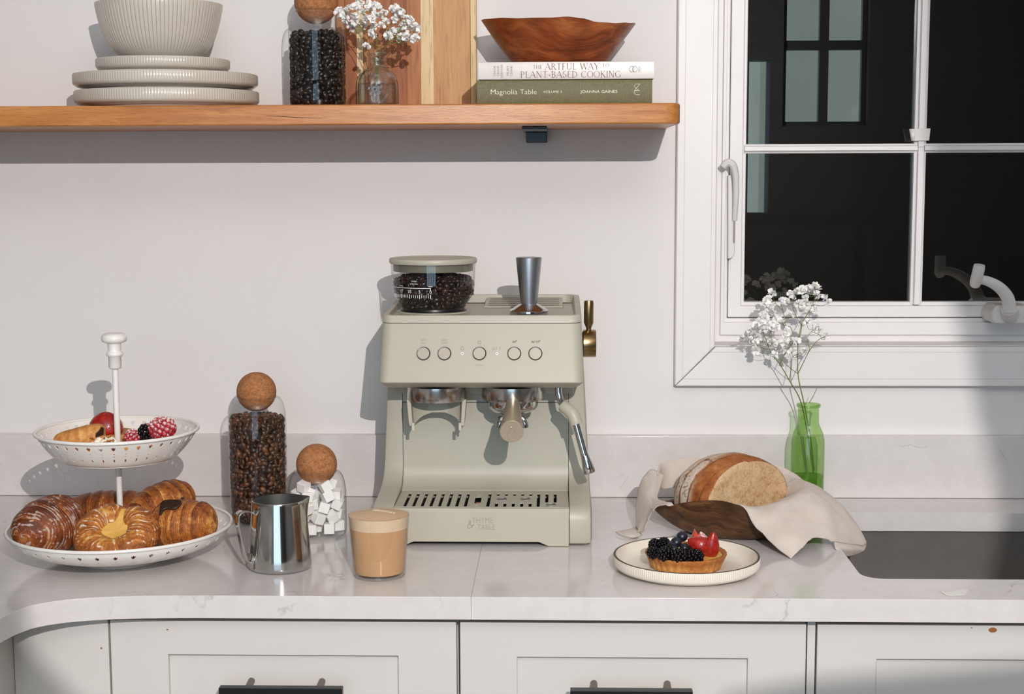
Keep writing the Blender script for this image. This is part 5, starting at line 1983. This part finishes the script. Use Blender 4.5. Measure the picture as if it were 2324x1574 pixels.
for i, q in enumerate(pos):
    if me_c is None:
        o = mk('sugar_cube', box(-S / 2, S / 2, -S / 2, S / 2, -S / 2, S / 2), 'sugar', None, bevel=.0011)
        me_c = o.data
    else:
        src = bpy.data.objects['sugar_cube']
        o = src.copy()
        C.objects.link(o)
    o.location = SJ + q
    m = i % 10
    o.rotation_euler = (rn.uniform(-.5, .5), rn.uniform(-.5, .5), rn.uniform(0, 1.5)) if q.z > .02 else (0, 0, rn.uniform(0, 1.5))
    tag(o, 'white sugar cube piled inside the short cork-stoppered jar', 'sugar cube', 'sugar cubes in the jar')

# ------------------------------------------------------------------ milk jug
jg = thing('milk_jug', 'polished steel milk jug standing between the jars and the front edge', 'jug', (-0.3800, -0.4635, 0))
jr = lambda z: .0420 - .0068 * min(1, max(0, z) / .090)
spa = math.radians(25)


def jmod(th, i, prof_n, zs):
    d = math.atan2(math.sin(th - spa), math.cos(th - spa))
    z = zs[i]
    return .0075 * math.exp(-(d / .26) ** 2) * max(0, (z - .060) / .035) ** 1.6


zs_o = [0, .0008, .003, .007, .02, .035, .05, .062, .07, .078, .085, .091, .0945]
ro = [.0385, .0410, .0428, .0430] + [.0432 - (z - .007) * .080 for z in zs_o[4:]]
pr_ = list(zip(ro, zs_o)) + [(ro[-1] - .0003, .0950), (ro[-1] - .0009, .0950)]
inn = [(a - .0010, b) for a, b in reversed(list(zip(ro, zs_o))[3:])] + [(.038, .002), (0, .0018)]
allp = pr_
zsl = [b for a, b in allp]
mk('body', lathe([(0.0, 0.0004)] + allp, 96, caps=False, mod=lambda th, i: jmod(th, i, 0, [0] + zsl)), 'jug_steel', jg, local=True, smooth=60)
mk('inner_wall', lathe(inn, 96, caps=False, mod=lambda th, i: jmod(th, i, 0, [b for a, b in inn])), 'steel_inner', jg, local=True, smooth=60)
hd_a = math.radians(216)
er, et = Vector((math.cos(hd_a), math.sin(hd_a), 0)), Vector((-math.sin(hd_a), math.cos(hd_a), 0))
path = catmull([(.0365, .0790), (.0440, .0835), (.0540, .0845), (.0610, .0800), (.0615, .0725), (.0585, .0560), (.0545, .0340), (.0500, .0180), (.0440, .0125)], 5) if False else None
pl = catmull([Vector((a, 0, b)) for a, b in ((.0362, .0780), (.0430, .0830), (.0530, .0850), (.0605, .0810), (.0612, .0735), (.0585, .0560), (.0550, .0360), (.0510, .0190), (.0428, .0125))], 6)
V, Fc = [], []
for q in pl:
    for s in (-1, 1):
        V.append(er * q.x + et * (s * .0075) + Vector((0, 0, q.z)))
for i in range(len(pl) - 1):
    Fc.append((2 * i, 2 * i + 1, 2 * i + 3, 2 * i + 2))
mk('handle', (V, Fc), 'jug_steel', jg, local=True, smooth=180, solid=.0013)
mk('handle_pad', lathe([(0, 0), (.0070, 0), (.0070, .001)], 4) if False else (lambda c: ([c + et * a + Vector((0, 0, b)) + er * e for a, b, e in ((-.0085, -.010, .0004), (.0085, -.010, .0004), (.0085, .009, 0), (-.0085, .009, 0))], [(0, 1, 2, 3)]))(er * .0430 + Vector((0, 0, .0150))), 'jug_steel', jg, local=True, solid=.0016)

# ------------------------------------------------------------------ latte
LT = Vector((-0.2392, -0.5005, 0))
lg = thing('latte_glass', 'tumbler of milky latte with pale foam at the front of the worktop', 'glass', LT)
gr_ = lambda z: .0348 + (.0406 - .0348) * z / .0835
mk('glass_body', lathe([(.0315, 0), (.0340, .0006), (.0349, .0025)] + [(gr_(z), z) for z in (.01, .03, .05, .07, .0825)] + [(.0404, .0835), (.0398, .0838), (.0392, .0832)], 80, caps=False), 'cup_glass', lg, local=True, smooth=180)
mk('glass_base', lathe([(.0335, .0015), (.0325, .0048), (0, .0052)], 60, caps=False), 'cup_glass', lg, local=True, smooth=60)
mk('coffee', lathe([(0, .0058), (.0325, .0058), (.0336, .0075), (gr_(.066) - .0011, .066), (0, .066)], 80, caps=False), 'latte_milk', lg, local=True, smooth=40)
mk('foam', lathe([(0, .0662), (gr_(.066) - .0011, .0662), (gr_(.0825) - .0010, .0822)], 80, caps=False), 'latte_head', lg, local=True, smooth=40)
crema = lambda r: .0822 + .0042 * (1 - (r / .0396) ** 2)
mk('crema', lathe([(.0394, .0821), (.036, crema(.036)), (.03, crema(.03)), (.02, crema(.02)), (.01, crema(.01)), (0, crema(0))], 80, caps=False), 'latte_foam', lg, local=True, smooth=180)
art = []
for i in range(8):
    for s in (-1, 1):
        L_ = .0105 * (1 - .085 * i)
        x0 = -.010 + .0042 * i
        art.append(tube(catmull([Vector((x0 + a * L_ * .55, .010 - .0016 * i * 1.2 + s * a * L_ * .62 + .001, 0)) for a in (0, .4, .8, 1)], 4), [.0005] + [.0009] * 11 + [.0003], 6))
v, f = join(*art)
v = [Vector((q.x, q.y, crema(min(.039, math.hypot(q.x, q.y))) + q.z * .35)) for q in v]
o = mk('latte_art', (v, f), 'latte_art', lg, local=True, smooth=180)

# ================================================================== worktop, right half
# ------------------------------------------------------------------ plate with berry tart
plate('dessert_plate', 'cream fluted plate with a brown rim line holding the berry tart', (0.1735, -0.4695), 0.0990, 0.0002, 0.0215, 200, None, 'ceramic_tartplate', True)
bt = thing('berry_tart', 'small fluted tart heaped with blackberries, blueberries and strawberries on the plate', 'tart', (.1722, -.4740, .0066))
nfl = 30
cru = [(.0440, 0), (.0462, .0008), (.0485, .0070), (.0515, .0145), (.0538, .0185), (.0535, .0205), (.0505, .0205), (.0485, .0175), (.0470, .0155), (0, .0150)]
mk('crust', lathe(cru, nfl * 6, caps=False, mod=lambda th, i: (.0013 * abs(math.cos(nfl * th / 2)) + .0012 * noise.noise(Vector((math.cos(th) * 2, math.sin(th) * 2, i))) if i < 7 else 0)), 'tart_crust', bt, local=True, smooth=50, attrs={'k': [(.15 if i < 3 else .75) for i in range(len(cru)) for _ in range(nfl * 6)]})
mk('custard_filling', lathe([(.0484, .0172), (.030, .0185), (0, .0190)], 48, caps=False), 'custard', bt, local=True, smooth=180)


def bp(px, py, Y):
    return P(px, py, Y)


for i, (px, py, Y, r, sq) in enumerate(((1486, 1236, -.480, .0092, (1, 1, 1)), (1484, 1254, -.503, .0092, (1.1, 1, .95)), (1509, 1257, -.512, .0108, (1.1, 1, .92)), (1540, 1261, -.518, .0112, (1.15, 1, .92)), (1577, 1262, -.512, .0112, (1.15, 1, .95)), (1507, 1232, -.485, .0085, (1.1, 1, 1)), (1522, 1246, -.500, .0090, (1.1, 1, .9)), (1560, 1252, -.502, .0090, (1.1, 1, .9)))):
    mk('blackberry', drupe(bp(px, py, Y), r, 44, sq, i + 3, .25), 'blackberry', bt, smooth=180)
for px, py, Y, r in ((1548, 1217, -.478, .0078), (1535, 1230, -.488, .0078), (1524, 1238, -.495, .0066), (1554, 1243, -.498, .0070), (1530, 1246, -.503, .0060)):
    c = bp(px, py, Y)
    b = mk('blueberry', sphere(c, r, 20, 14, (1, 1, .9)), 'blueberry', bt, smooth=180)
    mk('calyx', lathe([(r * .42, r * .80), (r * .36, r * .92), (r * .22, r * .80), (0, r * .76)], 10, c, caps=False, mod=lambda th, i: r * .06 * math.cos(5 * th)), 'blueberry', b, smooth=60)


def strawb(c, rx, rz, rot, mat='strawberry', cut=None):
    V, Fc = [], []
    n, m = 24, 16
    for i in range(m + 1):
        s = i / m
        rad = max(0, math.sin(PI * (.10 + .90 * s) ** .80)) ** .75 * (1 - .22 * s)
        for j in range(n):
            a = 2 * PI * j / n
            y = math.sin(a) * rad * rx * .85
            if cut is not None and y > cut * rx:
                y = cut * rx
            V.append(Vector((math.cos(a) * rad * rx, y, (s - .42) * 2 * rz)))
    for i in range(m):
        for j in range(n):
            a, b = i * n + j, i * n + (j + 1) % n
            Fc.append((a, b, b + n, a + n))
    return xf((V, Fc), Matrix.Translation(c) @ rot)


RX = lambda a, ax_: Matrix.Rotation(math.radians(a), 4, ax_)
mk('strawberry', strawb(bp(1614, 1238, -.488), .0125, .0190, RX(8, 'Y') @ RX(12, 'X')), 'strawberry', bt, smooth=180)
mk('strawberry', strawb(bp(1586, 1236, -.497), .0140, .0150, RX(-62, 'Y') @ RX(-10, 'Z')), 'strawberry', bt, smooth=180)
mk('strawberry', strawb(bp(1594, 1222, -.482), .0080, .0090, RX(-15, 'Y')), 'raspberry', bt, smooth=180)
mk('strawberry', prism([(p.x, p.z) for p in (P(1566, 1226, -.478), P(1577, 1199, -.478), P(1588, 1218, -.478), P(1586, 1230, -.478))], -.484, -.472, 'y'), 'strawberry_flesh', bt, bevel=.002)

# ------------------------------------------------------------------ wooden bowl, linen, bread
def rim2(th):
    c, s = math.cos(th), math.sin(th)
    d = math.atan2(math.sin(th - math.radians(-108)), math.cos(th - math.radians(-108)))
    z = .0355 + .0305 * math.exp(-(d / (.50 if d > 0 else .80)) ** 2) - .004 * max(0, c) ** 2
    return .1290, .0880, z


BB = Vector((.2680, -.2520, .0003))
live_bowl('wooden_bowl', 'dark walnut live-edge bowl holding bread and linen beside the green bottle', BB, (.058, .048), rim2, .06, 'walnut', .50, nr=16, n=96)

br = thing('bread_loaf', 'cut crusty loaf with floured top showing its crumb, in the dark bowl', 'bread', (P(1697, 1133, -.262).x, -.262, .040))
nn_ = Vector((.64, -.77, 0)).normalized()
uu, vv = -nn_, Vector((.77, .64, 0))
W_, H_, LN = .0860, .0690, .125
ns, nf = 60, 56
V, Fc, K, FLr = [], [], [], []


def loaf(s, ph, cut=False):
    e = max(0.0, 1 - s ** 2.6) ** .5
    hgt = (1 + .10 * math.sin(PI * min(1, s * 1.25))) * e ** .75
    cv, sv = math.cos(ph), math.sin(ph)
    r = 1.0
    q = s * 5.2 + .75 * cv + .12 * noise.noise(Vector((s * 4, cv * 2, 3)))       # sweeping score lines
    fq = q % 1.0
    ear = (max(0, 1 - abs(fq - .5) / .5)) ** 2
    r *= 1 + .045 * (fq - .4) * (1 - s * .5)
    x = cv * W_ * (e * .95 + .05 * (1 - s)) * r
    z = (abs(sv) ** .82) * H_ * hgt * r if sv > 0 else sv * .016 * e
    return uu * (s * LN) + vv * x + Vector((0, 0, z)), fq, q


for i in range(ns + 1):
    s = .999 * i / ns
    for j in range(nf):
        ph = 2 * PI * j / nf - .0
        p, fq, q = loaf(s, ph)
        p += Vector((noise.noise(p * 60 + Vector((9, 1, 2))), noise.noise(p * 60 + Vector((1, 7, 4))), noise.noise(p * 60))) * .0012
        V.append(p)
        K.append(fq)
        side = min(1, max(0, (s - .26) / .10)) * (1.0 if fq > .24 else .05)
        FLr.append(side * min(1, max(0, 1.25 - math.sin(ph) * .55)) if s < .97 else 0)
for i in range(ns):
    for j in range(nf):
        a, b = i * nf + j, i * nf + (j + 1) % nf
        Fc.append((a, b, b + nf, a + nf))
Fc.append(tuple(range(ns * nf, ns * nf + nf)))
mk('crust', (V, Fc), 'bread_crust', br, local=True, smooth=180, attrs={'k': K, 'fl': FLr})
face = []
rn = random.Random(4)
ringp = [loaf(0, 2 * PI * j / 72)[0] for j in range(72)]
cen = Vector((0, 0, .026))
V, Fc = [], []
lev = [1.0, .955, .9, .75, .55, .35, .15]
for l in lev:
    for q in ringp:
        p = cen + (q - cen) * l
        bmp = .0007 * noise.noise(p * 160) if l < 1 else 0
        V.append(p + nn_ * (.0004 + bmp + (.0012 if .5 < l < .95 else .0006 if l < 1 else -.0006)))
V.append(cen + nn_ * .001)
m = 72
for k in range(len(lev) - 1):
    for j in range(m):
        a, b = k * m + j, k * m + (j + 1) % m
        Fc.append((a, b, b + m, a + m))
for j in range(m):
    Fc.append(((len(lev) - 1) * m + j, (len(lev) - 1) * m + (j + 1) % m, len(V) - 1))
mk('crumb', (V, Fc), 'bread_crumb', br, local=True, smooth=180)

# linen: dense sheets interpolated from a few hand-placed folds
ln_ = thing('linen_cloth', 'crumpled oatmeal linen napkin draped over the dark bowl under the bread', 'cloth', (BB.x, BB.y, 0))


def Q(e):
    x, y, a = e[:3]
    if len(e) > 3:
        return PZ(x, y, a)
    return P(x, y, a)


def sheet_grid(rows, k=12, amp=.0012, fr=45):
    rows = [[Q(e) for e in r] for r in rows]
    a = [catmull(r, k) for r in rows]
    cols = list(zip(*a))
    b = [catmull(list(c), k) for c in cols]
    nx, ny = len(b), len(b[0])
    V = []
    UV = []
    for i in range(nx):
        for j in range(ny):
            p = b[i][j]
            d = noise.noise(p * 24) * amp * 1.8 + noise.noise(p * fr * 1.6 + Vector((5, 5, 5))) * amp * .9
            cr_ = noise.noise(Vector((p.x * 30 + p.z * 22, p.y * 14, p.z * 9)))      # creases
            d -= amp * 1.8 * max(0, 1 - abs(cr_) / .06)
            V.append(p + Vector((d * .5, -abs(d) * .8, d)))
            UV.append((i / (nx - 1), j / (ny - 1)))
    Fc = [(i * ny + j, (i + 1) * ny + j, (i + 1) * ny + j + 1, i * ny + j + 1) for i in range(nx - 1) for j in range(ny - 1)]
    return V, Fc, UV


SHT = []
SHT.append(sheet_grid([
    [(1690, 1166, -.308), (1722, 1166, -.298), (1752, 1156, -.270), (1775, 1142, -.240), (1782, 1126, -.215), (1776, 1114, -.198), (1765, 1106, -.185)],
    [(1668, 1146, -.322), (1718, 1150, -.316), (1764, 1138, -.288), (1797, 1122, -.258), (1808, 1106, -.236), (1806, 1096, -.214), (1800, 1088, -.195)],
    [(1690, 1154, -.342), (1740, 1160, -.338), (1792, 1136, -.312), (1828, 1114, -.282), (1842, 1104, -.258), (1842, 1097, -.232), (1830, 1091, -.205)],
    [(1722, 1198, -.360), (1768, 1190, -.362), (1816, 1160, -.336), (1862, 1142, -.312), (1886, 1138, -.282), (1898, 1134, -.252), (1880, 1122, -.215)],
    [(1757, 1237, -.382), (1796, 1216, -.384), (1834, 1190, -.356), (1880, 1186, -.335), (1916, 1186, -.304), (1940, 1184, -.268), (1925, 1168, -.225)],
    [(1795, 1266, .0015, 1), (1822, 1241, -.392), (1847, 1219, -.372), (1892, 1228, -.352), (1934, 1234, -.318), (1966, 1234, -.282), (1950, 1215, -.240)]], 8, .0010))
SHT.append(sheet_grid([
    [(1893, 1229, -.350), (1934, 1235, -.317), (1967, 1236, -.281)],
    [(1896, 1244, -.362), (1936, 1246, -.326), (1962, 1247, -.292)],
    [(1899, 1254, -.352), (1925, 1262, -.330), (1950, 1254, -.302)]], 6, .0006))
SHT.append(sheet_grid([
    [(1494, 1112, -.215), (1505, 1108, -.185), (1560, 1100, -.165), (1640, 1100, -.158), (1720, 1104, -.160), (1790, 1112, -.172), (1806, 1116, -.195)],
    [(1494, 1080, -.212), (1504, 1062, -.180), (1550, 1058, -.160), (1640, 1058, -.150), (1720, 1060, -.152), (1782, 1078, -.165), (1822, 1096, -.192)],
    [(1490, 1074, -.208), (1502, 1049, -.176), (1548, 1041, -.155), (1640, 1040, -.145), (1720, 1044, -.147), (1784, 1062, -.160), (1826, 1088, -.190)]], 8, .0010))
SHT.append(sheet_grid([
    [(1506, 1078, -.200), (1497, 1108, -.235), (1492, 1128, -.262), (1502, 1137, -.288), (1530, 1142, -.322)],
    [(1476, 1067, -.200), (1480, 1100, -.238), (1482, 1128, -.264), (1490, 1140, -.290), (1508, 1145, -.322)],
    [(1454, 1094, -.212), (1462, 1120, -.246), (1470, 1140, -.270), (1479, 1149, -.290), (1488, 1151, -.310)],
    [(1445, 1142, -.232), (1453, 1156, -.258), (1460, 1166, -.276), (1468, 1172, -.290), (1474, 1172, -.302)],
    [(1443, 1194, -.262), (1447, 1199, -.274), (1451, 1204, -.284), (1457, 1207, -.292), (1463, 1203, -.300)]], 8, .0016, 70))
SHT.append(sheet_grid([
    [(1443, 1196, .006, 1), (1448, 1202, .006, 1), (1453, 1208, .005, 1), (1457, 1212, .003, 1)],
    [(1424, 1201, .008, 1), (1428, 1208, .007, 1), (1433, 1214, .005, 1), (1440, 1219, .002, 1)],
    [(1397, 1206, .004, 1), (1402, 1209, .004, 1), (1410, 1213, .003, 1), (1418, 1216, .002, 1)]], 6, .0006))
VV, FF, UU = [], [], []
for v, f, u in SHT:
    k = len(VV)
    VV += v
    FF += [tuple(i + k for i in q) for q in f]
    UU += u
mk('sheet', (VV, FF), 'linen', ln_, smooth=180, solid=.0011, uv=UU)

# ------------------------------------------------------------------ green bottle with flowers
GY = -.092
gbx = P(1832.5, 1050, GY).x
gb = thing('glass_bottle', 'translucent green bottle half filled with water behind the bread', 'bottle', (gbx, GY, 0))
r = .0262
prof = [(r - .004, 0), (r - .0008, .0015), (r, .005), (r, .1060), (r - .0008, .1130), (r * .90, .1220), (r * .76, .1300), (.0178, .1350), (.0165, .1400), (.0163, .1620), (.0166, .1640)]
mk('glass_body', lathe(prof, 64, caps=False), 'green_glass', gb, local=True, smooth=180)
mk('lip', lathe([(.0163 + .0028 * (1 + math.cos(a)) / 2 * 1.0, .1662 + .0024 * math.sin(a)) for a in [2 * PI * i / 12 for i in range(13)]], 48, caps=False), 'green_glass', gb, local=True, smooth=180)
mk('base', lathe([(r - .001, .003), (r - .006, .005), (0, .010)], 40, caps=False), 'green_glass', gb, local=True, smooth=180)
mk('water', lathe([(0, .0105), (r - .004, .0065), (r - .0018, .0100), (r - .0018, .0525), (r - .0008, .0535), (0, .0530)], 48, caps=False), 'green_water', gb, local=True, smooth=50)
G_ = lambda x, y, d=0: P(x, y, GY + d)
bl2 = [(1752, 665), (1745, 677), (1738, 684), (1774, 680), (1783, 682), (1793, 667), (1804, 669), (1810, 660), (1822, 658), (1832, 655), (1848, 650), (1855, 656), (1838, 664), (1855, 671), (1828, 677), (1872, 675), (1881, 685), (1812, 689), (1849, 702), (1824, 704), (1744, 700), (1797, 714), (1831, 732), (1852, 743), (1859, 753), (1874, 761),
       (1737, 722), (1722, 730), (1716, 738), (1745, 738), (1764, 725), (1770, 732), (1735, 746), (1750, 750), (1705, 754), (1722, 764), (1740, 770), (1760, 744), (1714, 776), (1682, 766), (1698, 770), (1716, 794), (1748, 780), (1768, 780), (1785, 748), (1788, 770), (1800, 773), (1775, 795), (1757, 806), (1796, 800), (1808, 774), (1828, 795), (1752, 776), (1730, 736), (1776, 730), (1790, 782), (1843, 657), (1818, 690), (1845, 694), (1783, 764)]
rn = random.Random(9)
bl2 = [P(x, y, GY + rn.uniform(-.018, .022)) for x, y in bl2]
st2 = [([G_(1848, 1066), G_(1838, 985), G_(1824, 912), G_(1811, 848, -.004), G_(1811, 780, -.006)], .0011),
       ([G_(1811, 780, -.006), G_(1817, 745, -.004), G_(1825, 725), G_(1845, 690, .006), G_(1850, 665, .008)], .0007),
       ([G_(1811, 780, -.006), G_(1819, 742), G_(1808, 720), G_(1800, 700), G_(1797, 680)], .0006),
       ([G_(1846, 1072), G_(1832, 980, .004), G_(1817, 910, .004), G_(1791, 862), G_(1770, 826, .002)], .0011),
       ([G_(1770, 826, .002), G_(1750, 800, .004), G_(1738, 770, .004), G_(1728, 745, .006)], .0007),
       ([G_(1742, 792, .004), G_(1726, 788), G_(1708, 776), G_(1690, 768)], .0005),
       ([G_(1811, 848, -.004), G_(1790, 832, -.008), G_(1760, 802, -.012)], .0006),
       ([G_(1811, 848, -.004), G_(1822, 825, -.010), G_(1838, 794, -.016), G_(1856, 772, -.014), G_(1872, 764, -.012)], .0007),
       ([G_(1838, 794, -.016), G_(1832, 766, -.012), G_(1846, 748, -.008)], .0005),
       ([G_(1791, 862), G_(1796, 835, .006), G_(1799, 810, .008), G_(1818, 800, .008)], .0006),
       ([G_(1770, 826, .002), G_(1782, 800, .010), G_(1794, 782, .012)], .0006),
       ([G_(1800, 758, .008), G_(1794, 742, .010), G_(1783, 736, .010), G_(1777, 705, .010), G_(1772, 690, .010)], .0006),
       ([G_(1777, 705, .010), G_(1760, 688, .008), G_(1755, 672, .006)], .0005),
       ([G_(1836, 914, .004), G_(1846, 898, .004), G_(1854, 880, .004)], .0006)]
sprig('flower_sprig', "white baby's breath branches standing in the green bottle", (gbx, GY, .02), st2, bl2, .0078, 6)
